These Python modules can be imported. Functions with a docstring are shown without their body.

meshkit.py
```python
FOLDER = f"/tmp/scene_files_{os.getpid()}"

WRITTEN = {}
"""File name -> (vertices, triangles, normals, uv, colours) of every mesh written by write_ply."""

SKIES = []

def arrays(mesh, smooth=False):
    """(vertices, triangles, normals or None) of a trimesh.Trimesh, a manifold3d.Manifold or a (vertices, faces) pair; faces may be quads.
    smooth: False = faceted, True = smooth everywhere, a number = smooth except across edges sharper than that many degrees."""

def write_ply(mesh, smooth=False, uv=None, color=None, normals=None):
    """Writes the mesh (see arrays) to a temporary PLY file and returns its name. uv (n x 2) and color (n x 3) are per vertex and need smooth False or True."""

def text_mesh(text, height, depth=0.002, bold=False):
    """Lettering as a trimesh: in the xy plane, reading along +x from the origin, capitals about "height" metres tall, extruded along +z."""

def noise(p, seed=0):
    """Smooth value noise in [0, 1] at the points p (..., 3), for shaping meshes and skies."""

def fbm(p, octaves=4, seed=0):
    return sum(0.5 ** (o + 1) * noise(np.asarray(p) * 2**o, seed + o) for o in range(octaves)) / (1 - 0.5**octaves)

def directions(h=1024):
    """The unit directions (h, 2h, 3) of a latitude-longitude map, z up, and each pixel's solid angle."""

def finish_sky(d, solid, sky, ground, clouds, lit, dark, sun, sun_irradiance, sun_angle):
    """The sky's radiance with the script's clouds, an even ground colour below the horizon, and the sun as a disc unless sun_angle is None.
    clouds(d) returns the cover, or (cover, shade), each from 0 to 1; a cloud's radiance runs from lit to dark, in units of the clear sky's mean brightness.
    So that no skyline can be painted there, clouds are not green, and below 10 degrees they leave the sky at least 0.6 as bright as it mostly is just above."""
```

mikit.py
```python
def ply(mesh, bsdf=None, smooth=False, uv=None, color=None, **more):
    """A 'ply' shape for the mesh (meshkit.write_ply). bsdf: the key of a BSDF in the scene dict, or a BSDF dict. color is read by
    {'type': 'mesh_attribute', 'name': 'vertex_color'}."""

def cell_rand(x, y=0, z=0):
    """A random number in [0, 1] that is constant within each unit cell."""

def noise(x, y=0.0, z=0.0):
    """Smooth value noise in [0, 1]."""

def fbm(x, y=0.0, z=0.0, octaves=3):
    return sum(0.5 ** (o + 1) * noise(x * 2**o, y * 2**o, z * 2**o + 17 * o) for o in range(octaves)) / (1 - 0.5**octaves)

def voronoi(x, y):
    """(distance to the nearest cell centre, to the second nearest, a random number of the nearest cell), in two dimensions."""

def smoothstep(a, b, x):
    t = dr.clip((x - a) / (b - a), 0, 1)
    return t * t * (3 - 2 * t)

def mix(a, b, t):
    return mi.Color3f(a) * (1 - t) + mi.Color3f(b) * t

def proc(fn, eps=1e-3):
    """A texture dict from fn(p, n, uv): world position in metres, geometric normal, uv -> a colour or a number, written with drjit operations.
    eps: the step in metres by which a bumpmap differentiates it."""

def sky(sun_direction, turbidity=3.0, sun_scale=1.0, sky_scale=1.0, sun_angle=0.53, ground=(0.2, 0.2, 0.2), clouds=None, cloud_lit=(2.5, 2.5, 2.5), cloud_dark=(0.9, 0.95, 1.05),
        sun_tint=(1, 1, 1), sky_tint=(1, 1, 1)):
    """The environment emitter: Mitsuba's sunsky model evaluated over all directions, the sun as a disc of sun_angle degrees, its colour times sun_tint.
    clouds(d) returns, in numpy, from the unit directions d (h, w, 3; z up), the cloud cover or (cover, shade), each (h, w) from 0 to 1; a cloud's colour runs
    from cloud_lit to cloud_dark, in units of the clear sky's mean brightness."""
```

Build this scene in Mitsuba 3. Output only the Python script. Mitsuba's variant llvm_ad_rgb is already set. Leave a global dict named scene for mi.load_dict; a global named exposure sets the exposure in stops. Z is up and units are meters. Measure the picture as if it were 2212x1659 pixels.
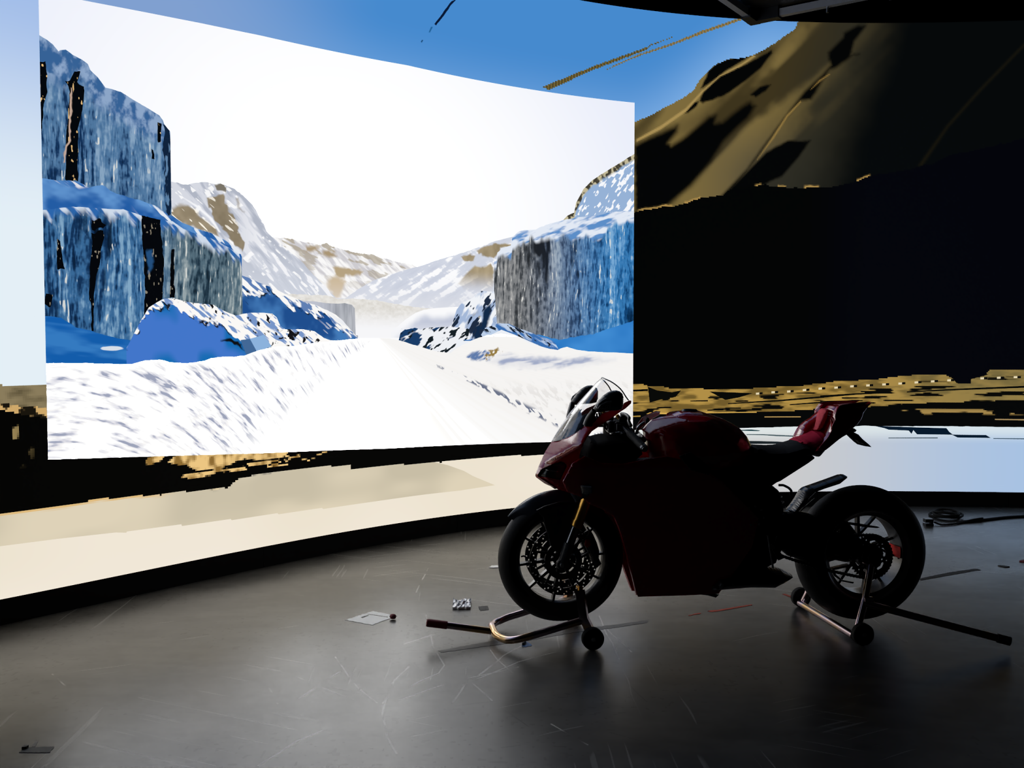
import math
import numpy as np, trimesh, mitsuba as mi, drjit as dr, mikit, meshkit
from scipy.spatial import Delaunay
import shapely
from shapely.geometry import Polygon, LineString, Point
import manifold3d as mf

T = mi.ScalarTransform4f
scene, labels = {'type': 'scene'}, {}
# ---------------------------------------------------------------- camera, light, exposure
CAM_H, PITCH = 1.388, math.radians(2.517)
scene['camera'] = {'type': 'perspective', 'fov': math.degrees(2 * math.atan(1106 / 2150)), 'fov_axis': 'x', 'near_clip': 0.05, 'far_clip': 100.0,
                   'to_world': T().look_at(origin=[0, 0, CAM_H], target=[0, math.cos(PITCH), CAM_H - math.sin(PITCH)], up=[0, 0, 1])}
exposure = 0.0
GAIN, BOOST = 1.0, 3.2          # brightness of the video wall, the only light in the studio


def lin(r, g, b, k=1.0):
    f = lambda v: v / 255 / 12.92 if v <= 10.3 else ((v / 255 + 0.055) / 1.055) ** 2.4
    return [f(v) * k for v in (r, g, b)]


# ---------------------------------------------------------------- materials
def rgb(c):
    return {'type': 'rgb', 'value': [float(x) for x in c]}


def pbr(name, color, rough=0.5, metallic=0.0, **more):
    tex = color if isinstance(color, dict) else rgb(color)
    scene[name] = {'type': 'twosided', 'b': {'type': 'principled', 'base_color': tex, 'roughness': rough, 'metallic': metallic, **more}}
    return name


scene['mat_red'] = {'type': 'twosided', 'b': {'type': 'roughplastic', 'diffuse_reflectance': rgb((0.78, 0.018, 0.045)), 'int_ior': 2.05, 'alpha': 0.05, 'nonlinear': True}}
pbr('mat_red_pad', (0.58, 0.016, 0.060), 0.7, specular=0.12)
pbr('mat_pink_pad', (0.78, 0.085, 0.115), 0.7, specular=0.12)
pbr('mat_red_grip', (0.16, 0.008, 0.016), 0.6)
pbr('mat_fork', (0.03, 0.034, 0.042), 0.3, specular=0.6)
pbr('mat_black', (0.008, 0.009, 0.011), 0.35, specular=0.4)
pbr('mat_gloss_black', (0.008, 0.012, 0.020), 0.22, specular=0.45, clearcoat=0.4)
pbr('mat_matte', (0.007, 0.007, 0.007), 0.75, specular=0.2)
pbr('mat_seat', (0.012, 0.013, 0.014), 0.65, specular=0.3)
pbr('mat_rubber', (0.010, 0.010, 0.011), 0.6, specular=0.25)
pbr('mat_rim', (0.02, 0.02, 0.022), 0.3, 0.6)
pbr('mat_barrel', (0.12, 0.12, 0.125), 0.28, 0.7)
pbr('mat_disc', (0.06, 0.058, 0.055), 0.35, 0.9)
pbr('mat_steel', (0.35, 0.35, 0.36), 0.28, 1.0)
pbr('mat_dark_steel', (0.05, 0.05, 0.055), 0.35, 0.9)
pbr('mat_slider', (0.22, 0.22, 0.24), 0.2, 1.0)
pbr('mat_gold', (0.75, 0.38, 0.08), 0.28, 1.0)
pbr('mat_decal_red', (0.6, 0.010, 0.008), 0.6, specular=0.2)
pbr('mat_decal_white', (0.7, 0.68, 0.62), 0.4)
pbr('mat_brass_button', (0.8, 0.45, 0.05), 0.35, 0.6)
pbr('mat_stand', mikit.proc(lambda p, n, uv: mikit.mix((0.66, 0.42, 0.20), (0.52, 0.40, 0.44), mikit.smoothstep(0.35, 0.65, mikit.noise(p.x * 14, p.y * 14, p.z * 14)))), 0.2, 1.0)
pbr('mat_teal', (0.02, 0.25, 0.3), 0.4)
pbr('mat_lens', (0.25, 0.25, 0.27), 0.12, 0.5)
pbr('mat_indicator', (0.05, 0.05, 0.055), 0.12, 0.6)
pbr('mat_panel', (0.004, 0.004, 0.004), 0.55, specular=0.3)
pbr('mat_room', (0.006, 0.006, 0.007), 0.9, specular=0.1)
pbr('mat_alu', (0.42, 0.43, 0.46), 0.4, 0.7)
pbr('mat_white_tape', (0.82, 0.82, 0.80), 0.5)
pbr('mat_ink', (0.008, 0.008, 0.008), 0.6)
pbr('mat_grey_tape', (0.045, 0.044, 0.044), 0.45)
pbr('mat_blue_tape', (0.03, 0.12, 0.32), 0.6)
pbr('mat_orange_tape', (0.42, 0.06, 0.03), 0.6)
pbr('mat_foil', (0.75, 0.76, 0.78), 0.35, 0.5)
scene['mat_screen_glass'] = {'type': 'thindielectric', 'int_ior': 1.49}


# ---------------------------------------------------------------- helpers
def rot_t(pts):
    """Parallel-transport frames along a polyline."""
    p = np.asarray(pts, float)
    t = np.gradient(p, axis=0)
    t /= np.linalg.norm(t, axis=1, keepdims=True) + 1e-12
    a = np.cross(t[0], [0, 0, 1.0] if abs(t[0][2]) < 0.9 else [1.0, 0, 0])
    A = []
    for k in range(len(p)):
        a = a - t[k] * (a @ t[k])
        a /= np.linalg.norm(a)
        A.append(a)
    A = np.array(A)
    return p, t, A, np.cross(t, A)


def smooth_path(pts, n=40):
    p = np.asarray(pts, float)
    s = np.r_[0, np.cumsum(np.linalg.norm(np.diff(p, axis=0), axis=1))]
    from scipy.interpolate import PchipInterpolator
    q = np.linspace(0, s[-1], n)
    return np.stack([PchipInterpolator(s, p[:, k])(q) for k in range(p.shape[1])], 1)


def tube(pts, r, sides=14, square=False):
    p, t, a, b = rot_t(pts)
    r = np.broadcast_to(r, (len(p),))
    ang = (np.arange(sides) + 0.5) * 2 * np.pi / sides
    ca, sa = np.cos(ang), np.sin(ang)
    if square:
        m = np.maximum(abs(ca), abs(sa)) ** 0.85
        ca, sa = ca / m, sa / m
    v = p[:, None] + r[:, None, None] * (ca[None, :, None] * a[:, None] + sa[None, :, None] * b[:, None])
    v = np.vstack([v.reshape(-1, 3), p[:1], p[-1:]])
    n, f = len(p), []
    for i in range(n - 1):
        for j in range(sides):
            k = (j + 1) % sides
            A_, B_, C_, D_ = i * sides + j, i * sides + k, (i + 1) * sides + k, (i + 1) * sides + j
            f += [[A_, B_, C_], [A_, C_, D_]]
    for j in range(sides):
        k = (j + 1) % sides
        f += [[n * sides, k, j], [n * sides + 1, (n - 1) * sides + j, (n - 1) * sides + k]]
    return trimesh.Trimesh(v, f, process=False)


def lathe(prof, u0, w0, z0, n=96, a0=0.0, a1=2 * np.pi, closed=True):
    """Profile points (r, w) turned round the wheel axis (w) at (u0, z0); a closed profile loop."""
    prof = np.asarray(prof, float)
    full = abs(a1 - a0 - 2 * np.pi) < 1e-6
    ang = np.linspace(a0, a1, n, endpoint=not full)
    v = np.stack([u0 + prof[None, :, 0] * np.cos(ang)[:, None], w0 + np.broadcast_to(prof[None, :, 1], (len(ang), len(prof))), z0 + prof[None, :, 0] * np.sin(ang)[:, None]], -1)
    m, f = len(prof), []
    na = n if full else n - 1
    for i in range(na):
        i2 = (i + 1) % n
        for j in range(m if closed else m - 1):
            k = (j + 1) % m
            f += [[i * m + j, i * m + k, i2 * m + k], [i * m + j, i2 * m + k, i2 * m + j]]
    v = v.reshape(-1, 3)
    if not full and closed:
        tri = shapely_tris(prof)
        f += [[a, b, c] for a, b, c in tri] + [[(n - 1) * m + a, (n - 1) * m + c, (n - 1) * m + b] for a, b, c in tri]
    me = trimesh.Trimesh(v, f, process=False)
    if full or closed:
        me.fix_normals()
    return me


def shapely_tris(pts):
    return mf.triangulate([np.asarray(pts)[::1] if Polygon(pts).exterior.is_ccw else np.asarray(pts)[::-1]]) if False else _fan(pts)


def _fan(pts):
    return [[0, i, i + 1] for i in range(1, len(pts) - 1)]


def extr(poly, w0, w1):
    """A side-view polygon (u, z) with holes as a solid between w0 and w1."""
    ms = []
    for g in getattr(poly, 'geoms', [poly]):
        m = trimesh.creation.extrude_polygon(g, w1 - w0, engine='earcut')
        ms.append(m)
    m = trimesh.util.concatenate(ms)
    v = m.vertices
    return trimesh.Trimesh(np.stack([v[:, 0], v[:, 2] + w0, v[:, 1]], 1), m.faces[:, ::-1], process=False)


def samples2d(poly, res, rings):
    pts = []
    def line(g):
        n = max(8, int(g.length / res))
        return [g.interpolate(k / n, normalized=True).coords[0] for k in range(n)]
    def bound(P):
        out = []
        for g in getattr(P, 'geoms', [P]):
            for rg in [g.exterior, *g.interiors]:
                out += line(rg)
                out += list(rg.coords)[:-1]
        return out
    pts += bound(poly)
    for d in rings:
        q = poly.buffer(-d)
        if not q.is_empty:
            pts += bound(q)
    x0, y0, x1, y1 = poly.bounds
    gx, gy = np.meshgrid(np.arange(x0, x1, res), np.arange(y0, y1, res))
    g = shapely.points(gx.ravel(), gy.ravel())
    inner = poly.buffer(-(rings[-1] if rings else 0) - 0.4 * res)
    if not inner.is_empty:
        k = shapely.contains(inner, g)
        pts += list(zip(gx.ravel()[k], gy.ravel()[k]))
    pts = np.unique(np.round(np.array(pts), 5), axis=0)
    tri = Delaunay(pts).simplices
    c = pts[tri].mean(1)
    ok = shapely.contains(poly.buffer(1e-5), shapely.points(c[:, 0], c[:, 1]))
    tri = tri[ok]
    a = pts[tri]
    area = 0.5 * np.abs((a[:, 1, 0] - a[:, 0, 0]) * (a[:, 2, 1] - a[:, 0, 1]) - (a[:, 2, 0] - a[:, 0, 0]) * (a[:, 1, 1] - a[:, 0, 1]))
    tri = tri[area > 1e-9]
    a = pts[tri]
    s = (a[:, 1, 0] - a[:, 0, 0]) * (a[:, 2, 1] - a[:, 0, 1]) - (a[:, 2, 0] - a[:, 0, 0]) * (a[:, 1, 1] - a[:, 0, 1])
    tri[s < 0] = tri[s < 0][:, ::-1]
    return pts, tri


def pillow(outline, half, r, wc=0.0, res=0.012, smooth_out=0.0):
    """A solid with the side view 'outline' (u, z), its edges rounded over the distance r, between wc - half and wc + half (numbers or functions of u, z)."""
    P = outline if isinstance(outline, Polygon) else Polygon(outline)
    P = P.buffer(0)
    if P.geom_type != 'Polygon':
        P = max(P.geoms, key=lambda g: g.area)
    if smooth_out:
        P = P.buffer(smooth_out).buffer(-2 * smooth_out).buffer(smooth_out)
    rings = [r * (1 - math.cos(k * math.pi / 10)) for k in (1, 2, 3, 4)]
    pts, tri = samples2d(P, res, [d for d in rings if d > 0.0004])
    B = P.boundary
    d = shapely.distance(B, shapely.points(pts[:, 0], pts[:, 1]))
    f = np.sqrt(np.clip(1 - (1 - np.clip(d / r, 0, 1)) ** 2, 0, 1))
    f[d < 1e-5] = 0
    h = half(pts[:, 0], pts[:, 1]) if callable(half) else half
    c = wc(pts[:, 0], pts[:, 1]) if callable(wc) else np.full(len(pts), float(wc))
    top = np.stack([pts[:, 0], c + h * f, pts[:, 1]], 1)
    bot = np.stack([pts[:, 0], c - h * f, pts[:, 1]], 1)
    edge = f == 0
    idx = np.arange(len(pts))
    bi = np.where(edge, idx, idx + len(pts))
    v = np.vstack([top, bot])
    fc = np.vstack([tri[:, ::-1], bi[tri]])
    m = trimesh.Trimesh(v, fc, process=False)
    m.remove_unreferenced_vertices()
    return m


def mirror(m):
    v = m.vertices.copy()
    v[:, 1] *= -1
    return trimesh.Trimesh(v, m.faces[:, ::-1], process=False)


def cat(*ms):
    return trimesh.util.concatenate(list(ms))


def merged(m):
    m = trimesh.Trimesh(m.vertices, m.faces, process=False)
    m.merge_vertices(digits_vertex=4)
    m.update_faces(m.nondegenerate_faces())
    return m


def disc(u0, z0, r, w0, w1, n=48, bev=0.002):
    return lathe([(1e-4, w0), (r - bev, w0), (r, w0 + bev), (r, w1 - bev), (r - bev, w1), (1e-4, w1)], u0, 0, z0, n)


def box3(cu, cw, cz, du, dw, dz):
    m = mf.Manifold.hull_points([(cu + a * (du / 2 - s), cw + b * (dw / 2 - t), cz + c * (dz / 2 - q)) for a in (-1, 1) for b in (-1, 1) for c in (-1, 1)
                                 for s, t, q in ((0, .12 * dw, .12 * dz), (.12 * du, 0, .12 * dz), (.12 * du, .12 * dw, 0))])
    q = m.to_mesh()
    return trimesh.Trimesh(q.vert_properties[:, :3], q.tri_verts, process=False)


counts = {}


def key_for(name, parent=None):
    base = f'{parent}__{name}' if parent else name
    k = counts.get(base, -1) + 1
    counts[base] = k
    return base if k == 0 else f'{base}_{k:03d}'


def put(name, mesh, mat, parent=None, label=None, cat_=None, group=None, kind=None, smooth=30, **more):
    key = key_for(name, parent)
    scene[key] = mikit.ply(mesh, mat, smooth=smooth, **more)
    d = {k: v for k, v in (('label', label), ('category', cat_), ('group', group), ('kind', kind)) if v}
    if d:
        labels[key] = d
    return key


def thing(name, label, category, group=None):
    key = key_for(name)
    labels[key] = {'label': label, 'category': category, **({'group': group} if group else {})}
    return key

# ---------------------------------------------------------------- the video wall: plan curve (metres)
WCX, WCY, WK, SR = 3.45, 1.63, [2.26079578, 3.68523377, 1.12217833, -0.32225128, 6.63739137], 6.67
Z_LOW, Z_TOP, S_LEFT, S_RIGHT = 0.127, 3.985, -8.8, 3.8


def wall_xy(s, off=0.0):
    th = np.asarray(s) / SR
    R = np.polyval(WK, np.clip(th, -1.09, 0.13)) + off
    return WCX + R * np.sin(th), WCY + R * np.cos(th)


def clip(x, a, b):
    return dr.clip(x, a, b)


def sst(a, b, x):
    return mikit.smoothstep(a, b, x)


def n2(x, y, k=0):
    ix, iy = dr.floor(x), dr.floor(y)
    fx, fy = x - ix, y - iy
    fx, fy = fx * fx * (3 - 2 * fx), fy * fy * (3 - 2 * fy)
    h = [mikit.cell_rand(ix + a, iy + b, k) for a, b in ((0, 0), (1, 0), (0, 1), (1, 1))]
    return dr.lerp(dr.lerp(h[0], h[1], fx), dr.lerp(h[2], h[3], fx), fy)


def fb(x, y, o=3, k=0):
    return sum(0.5 ** (i + 1) * n2(x * 2 ** i, y * 2 ** i, k + 7 * i) for i in range(o)) / (1 - 0.5 ** o)


def ridge(x, pts):
    """Piecewise linear z(s)."""
    pts = sorted(pts)
    out = mi.Float(pts[0][1])
    for (xa, za), (xb, zb) in zip(pts, pts[1:]):
        if abs(zb - za) > 1e-5:
            k = (zb - za) / max(xb - xa, 1e-4)
            out += k * clip(x - xa, 0.0, max(xb - xa, 1e-4))
    return out


def inside(x, z, pts):
    on = mi.Bool(False)
    n = len(pts)
    for i in range(n):
        (xa, za), (xb, zb) = pts[i], pts[(i + 1) % n]
        if abs(zb - za) < 1e-6:
            continue
        xc = xa + (z - za) * ((xb - xa) / (zb - za))
        on ^= ((za > z) != (mi.Float(zb) > z)) & (x < xc)
    return on


def soft(x, z, pts, w):
    """1 inside the polygon, fading over +-w metres at its edge."""
    d2 = mi.Float(1e9)
    n = len(pts)
    for i in range(n):
        (xa, za), (xb, zb) = pts[i], pts[(i + 1) % n]
        ex, ez = xb - xa, zb - za
        L = ex * ex + ez * ez
        if L < 1e-9:
            continue
        t = clip(((x - xa) * ex + (z - za) * ez) * (1 / L), 0, 1)
        d2 = dr.minimum(d2, dr.square(x - xa - t * ex) + dr.square(z - za - t * ez))
    d = dr.sqrt(d2)
    return sst(-w, w, dr.select(inside(x, z, pts), d, -d))


def over(c, m, col):
    m = dr.select(m, mi.Float(1), mi.Float(0)) if isinstance(m, mi.Bool) else m
    return mikit.mix(c, col, m)


def ice(x, z, lo, mid, hi, k, cracks=0.36):
    """Frozen waterfall: columns, hollows and wet glints."""
    def height(xx, zz):
        wx = xx + 0.06 * (fb(xx * 5, zz * 2.2, 2, k) - 0.5)
        return 0.68 * fb(wx * 12, zz * 1.3, 3, k + 1) + 0.32 * fb(wx * 40, zz * 9, 3, k + 2)
    h0 = height(x, z)
    h1 = height(x + 0.006, z - 0.004)
    e = clip((h1 - h0) * 7 + 0.5, 0, 1)                   # ribs and icicles lit from the right
    g = fb(x * 34, z * 30, 3, k + 3)
    big = fb(x * 6, z * 0.9, 2, k + 6)
    v = 0.34 * e + 0.36 * h0 + 0.30 * g + 0.34 * (big - 0.5) - 0.03
    c = mikit.mix(mi.Color3f(lo) * 0.45, lo, sst(0.22, 0.36, v))
    c = mikit.mix(c, mid, sst(0.34, 0.50, v))
    c = mikit.mix(c, hi, sst(0.50, 0.72, v))
    c = over(c, sst(cracks + 0.06, cracks - 0.02, h0) * sst(0.6, 0.42, big), mi.Color3f(lo) * 0.2)
    c = over(c, sst(0.72, 0.85, e) * sst(0.66, 0.80, n2(x * 46, z * 26, k + 5)) * 0.85, lin(222, 222, 216))
    return c


def streak(x, z, ang, f1, f2, k, o=3):
    ca, sa = math.cos(ang), math.sin(ang)
    return fb((x * ca + z * sa) * f1, (z * ca - x * sa) * f2, o, k)


INSET_L, INSET_R = -6.9689, -2.508
INSET_TOP = [(-6.9689, 3.105), (-6.4, 3.155)] + [(-6.0331,3.1849),(-5.6298,3.2119),(-4.4703,3.2635),(-2.5036,3.2558)]
INSET_BOT = [(-6.9682,0.7873),(-5.6636,0.7017),(-4.641,0.6493),(-3.2378,0.6072)] + [(-2.508, 0.5755)]


def inset_picture(p, n, uv):
    x, z = INSET_L + uv.x * (INSET_R - INSET_L), uv.y * 4.0
    w1 = fb(x * 9, z * 9, 3, 90) - 0.5
    w2 = fb(x * 30, z * 30, 2, 95) - 0.5
    xr, zr = x + 0.05 * w1 + 0.02 * w2, z + 0.03 * w1 + 0.022 * w2      # ragged edges
    # sky
    sun = [(-4.8762,2.7757)][0]
    d = dr.sqrt(dr.square((x - (-4.9)) * 0.8) + dr.square(z - 2.2))
    c = mikit.mix(lin(255, 255, 255), lin(232, 236, 249), sst(0.8, 2.4, d))
    c = c * (1 + BOOST * sst(0.8, 0.45, d))               # round the sun the screen is brighter than the photograph can hold
    c = over(c, sst(0.034, 0.026, dr.sqrt(dr.square(x - sun[0]) + dr.square(z - sun[1]))), mi.Color3f(1.1))
    dg = streak(x, z, -0.75, 7.0, 34.0, 11)                    # drifts running down to the right
    dg2 = streak(x, z, 0.5, 6.0, 30.0, 17)
    fine = streak(x, z, -0.6, 14.0, 60.0, 19, 2)
    # far mountain in the middle
    zt = ridge(x, [(-5.5856,2.0148),(-5.5251,2.016),(-5.4551,2.0178),(-5.3219,2.0061),(-5.1859,1.9975),(-5.1398,2.0105),(-5.0938,1.9927),(-4.9913,1.9769),(-4.859,1.9624),(-4.7633,1.9644),(-4.7152,1.9477),(-4.5696,1.9243),(-4.432,1.9114),(-4.3608,1.8866)]) + 0.012 * w2
    m = z < zt
    c1 = mikit.mix(lin(206, 204, 208), lin(250, 249, 248), sst(0.36, 0.62, dg * 0.6 + fine * 0.4))
    c1 = over(c1, sst(0.5, 0.6, streak(x, z, -0.35, 10, 40, 23)) * sst(0.35, 0.02, zt - z) * 0.7, lin(165, 152, 125))
    c1 = over(c1, soft(xr, zr, [(-5.0858,1.8616),(-4.9546,1.8648),(-4.8457,1.8434),(-4.8697,1.819),(-4.9928,1.8095),(-5.0118,1.782),(-5.0817,1.7977)], 0.012), lin(182, 163, 130))
    c1 = over(c1, soft(xr, zr, [(-5.1423,1.7649),(-5.105,1.7891),(-5.0491,1.7955),(-5.0026,1.7633),(-5.0077,1.7174),(-5.0222,1.6713),(-5.0783,1.6695),(-5.1244,1.7056)], 0.02), lin(203, 183, 152))
    c1 = over(c1, soft(xr, zr, [(-5.3088,1.9705),(-5.2317,1.9832),(-5.2044,1.9702),(-5.2593,1.9444),(-5.2956,1.942)], 0.015), lin(170, 150, 118))
    c1 = over(c1, soft(xr, zr, [(-5.1772,1.9498),(-5.1218,1.9683),(-5.0478,1.9392),(-5.0945,1.9213),(-5.1682,1.928)], 0.015), lin(170, 150, 118))
    c1 = over(c1, sst(0.45, 0.0, z - 1.38), lin(243, 243, 245))
    c = over(c, m, c1)
    # left mountain
    zt = ridge(x, [(-6.254,2.2646),(-6.2332,2.2672),(-6.134,2.2611),(-6.0722,2.2838),(-6.0097,2.2915),(-5.9465,2.2892),(-5.9143,2.2978),(-5.8661,2.2866),(-5.8173,2.2774),(-5.7764,2.2547),(-5.7352,2.2282),(-5.6938,2.1979),(-5.6689,2.169),(-5.644,2.1295),(-5.6104,2.0904),(-5.5938,2.0495),(-5.5511,2.0175),(-5.4993,1.9858),(-5.4119,1.9343),(-5.3233,1.8743),(-5.2427,1.805),(-5.1701,1.7488),(-5.1243,1.7131),(-5.0783,1.6695),(-5.032,1.633),(-4.9758,1.6039)]) + 0.008 * w2
    m = z < zt
    c1 = mikit.mix(lin(176, 182, 196), lin(214, 217, 226), sst(0.35, 0.62, dg))
    c1 = mikit.mix(c1, lin(206, 211, 222), sst(2.1, 1.6, z))
    c1 = over(c1, sst(0.60, 0.68, fine) * sst(0.4, 0.55, dg2) * 0.9, lin(252, 252, 252))
    c1 = over(c1, sst(0.60, 0.66, dg) * sst(-5.9, -5.5, x) * 0.8, lin(250, 250, 252))
    brown = mikit.mix(lin(122, 110, 88), lin(152, 139, 116), fb(x * 20, z * 20, 2, 31))
    gl = sst(0.66, 0.72, fine)
    brown = over(brown, gl, lin(235, 228, 214))
    c1 = over(c1, soft(xr, zr, [(-6.0151,2.1975),(-5.8992,2.2374),(-5.8675,2.1899),(-5.8235,2.133),(-5.8043,2.0387),(-5.7514,1.967),(-5.7647,1.9141),(-5.8057,1.9423),(-5.8705,1.9921),(-5.9419,2.0674),(-5.973,2.1183),(-5.9647,2.1393),(-5.9962,2.1495)], 0.006), brown)
    c1 = over(c1, soft(xr, zr, [(-6.2381,2.1115),(-6.1889,2.1491),(-6.0902,2.1265),(-6.052,2.0906),(-5.9976,2.0623),(-5.9427,2.0133),(-5.9351,1.9869),(-6.0766,2.0153),(-6.1906,2.0446),(-6.2389,2.0661)], 0.014), mi.Color3f(brown) * 1.18)
    c1 = over(c1, soft(xr, zr, [(-5.9505,2.2873),(-5.9143,2.2978),(-5.8784,2.277),(-5.8788,2.2465),(-5.9309,2.2641)], 0.006), lin(122, 116, 104))
    c1 = over(c1, soft(xr, zr, [(-5.8015,2.2312),(-5.7808,2.237),(-5.7858,2.178),(-5.7615,2.1391),(-5.7861,2.1573),(-5.802,2.1969)], 0.01) * 0.7, lin(135, 125, 112))
    c1 = over(c1, soft(x, z, [(-6.1769,2.1927),(-6.0743,2.1546),(-5.9734,2.0914),(-5.9186,2.0154),(-5.9307,2.0144),(-5.9972,2.0892),(-6.0822,2.1439)], 0.006), lin(246, 247, 250))
    c = over(c, m, c1)
    # right slope
    zt = ridge(x, [(-4.9942,1.6607),(-4.8609,1.7383),(-4.7647,1.7849),(-4.619,1.8345),(-4.3607,1.9069),(-4.4366,1.8886),(-4.2375,1.9474),(-4.0362,2.0077),(-3.935,2.0383),(-3.8028,2.088),(-3.7314,2.1134),(-3.6293,2.1424),(-3.5679,2.1571),(-3.4756,2.1753)]) + 0.006 * w2
    m = z < zt
    c1 = mikit.mix(lin(196, 202, 217), lin(222, 226, 236), dg2)
    c1 = over(c1, sst(0.50, 0.62, dg2 * 0.75 + 0.25 * fine) * sst(0.62, 0.08, zt - z), lin(252, 252, 253))
    br = mikit.mix(lin(140, 126, 98), lin(176, 160, 130), fb(x * 25, z * 14, 2, 41))
    c1 = over(c1, soft(xr, zr, [(-3.8741,2.0459),(-3.7824,2.0849),(-3.711,2.1034),(-3.5679,2.1051),(-3.5679,2.0834),(-3.6702,2.0781),(-3.6907,2.034),(-3.7316,1.9934),(-3.7927,2.0033),(-3.8538,2.0257)], 0.008), br)
    c1 = over(c1, soft(xr, zr, [(-4.0161,1.9878),(-3.935,2.0147),(-3.8894,2.0027),(-3.9098,1.9654),(-3.9858,1.9583)], 0.008), br)
    cl = soft(xr, zr, [(-4.047,1.7898),(-3.9759,1.868),(-3.8946,1.9305),(-3.8132,1.9299),(-3.7622,1.9449),(-3.7316,1.9291),(-3.7318,1.7488),(-3.8339,1.7203),(-3.9153,1.735),(-3.9965,1.7579)], 0.01)
    c1 = over(c1, cl * sst(1.72, 1.90, z), mi.Color3f(br) * 1.1)
    c1 = over(c1, sst(1.80, 1.60, z) * 0.55, lin(228, 229, 234))
    c = over(c, m, c1)
    # valley floor and mist
    zt = ridge(x, [(-5.1432,1.6749),(-5.0505,1.6552),(-4.9091,1.6633),(-4.6689,1.6506),(-4.4731,1.6236),(-4.6344,1.6413),(-4.4578,1.6215),(-4.2889,1.6089),(-4.0374,1.5972)]) + 0.01 * w2
    c1 = mikit.mix(lin(212, 208, 200), lin(240, 238, 234), fb(x * 40, z * 60, 3, 44))
    c1 = mikit.mix(c1, lin(246, 246, 248), sst(1.62, 1.45, z))
    c = over(c, z < zt, c1)
    zt = ridge(x, [(-4.6358,1.424),(-4.5768,1.4722),(-4.4978,1.5293),(-4.4085,1.5792),(-4.3388,1.6009),(-4.2388,1.6153),(-4.0575,1.6274),(-3.9968,1.6287)])
    c1 = mikit.mix(lin(186, 193, 212), lin(250, 250, 251), sst(0.10, 0.02, zt - z + 0.05 * w1))
    c1 = mikit.mix(c1, lin(240, 241, 246), sst(1.56, 1.42, z) * 0.6)
    c = over(c, (z < zt) & (x > -4.62), c1)
    # small icefall
    zt = ridge(x, [(-5.3708,1.6418),(-5.335,1.6355),(-5.2354,1.6348),(-5.1437,1.6261),(-5.0507,1.6249),(-4.9944,1.6302),(-4.9379,1.6202),(-4.9144,1.5977),(-4.9092,1.4203)])
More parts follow.
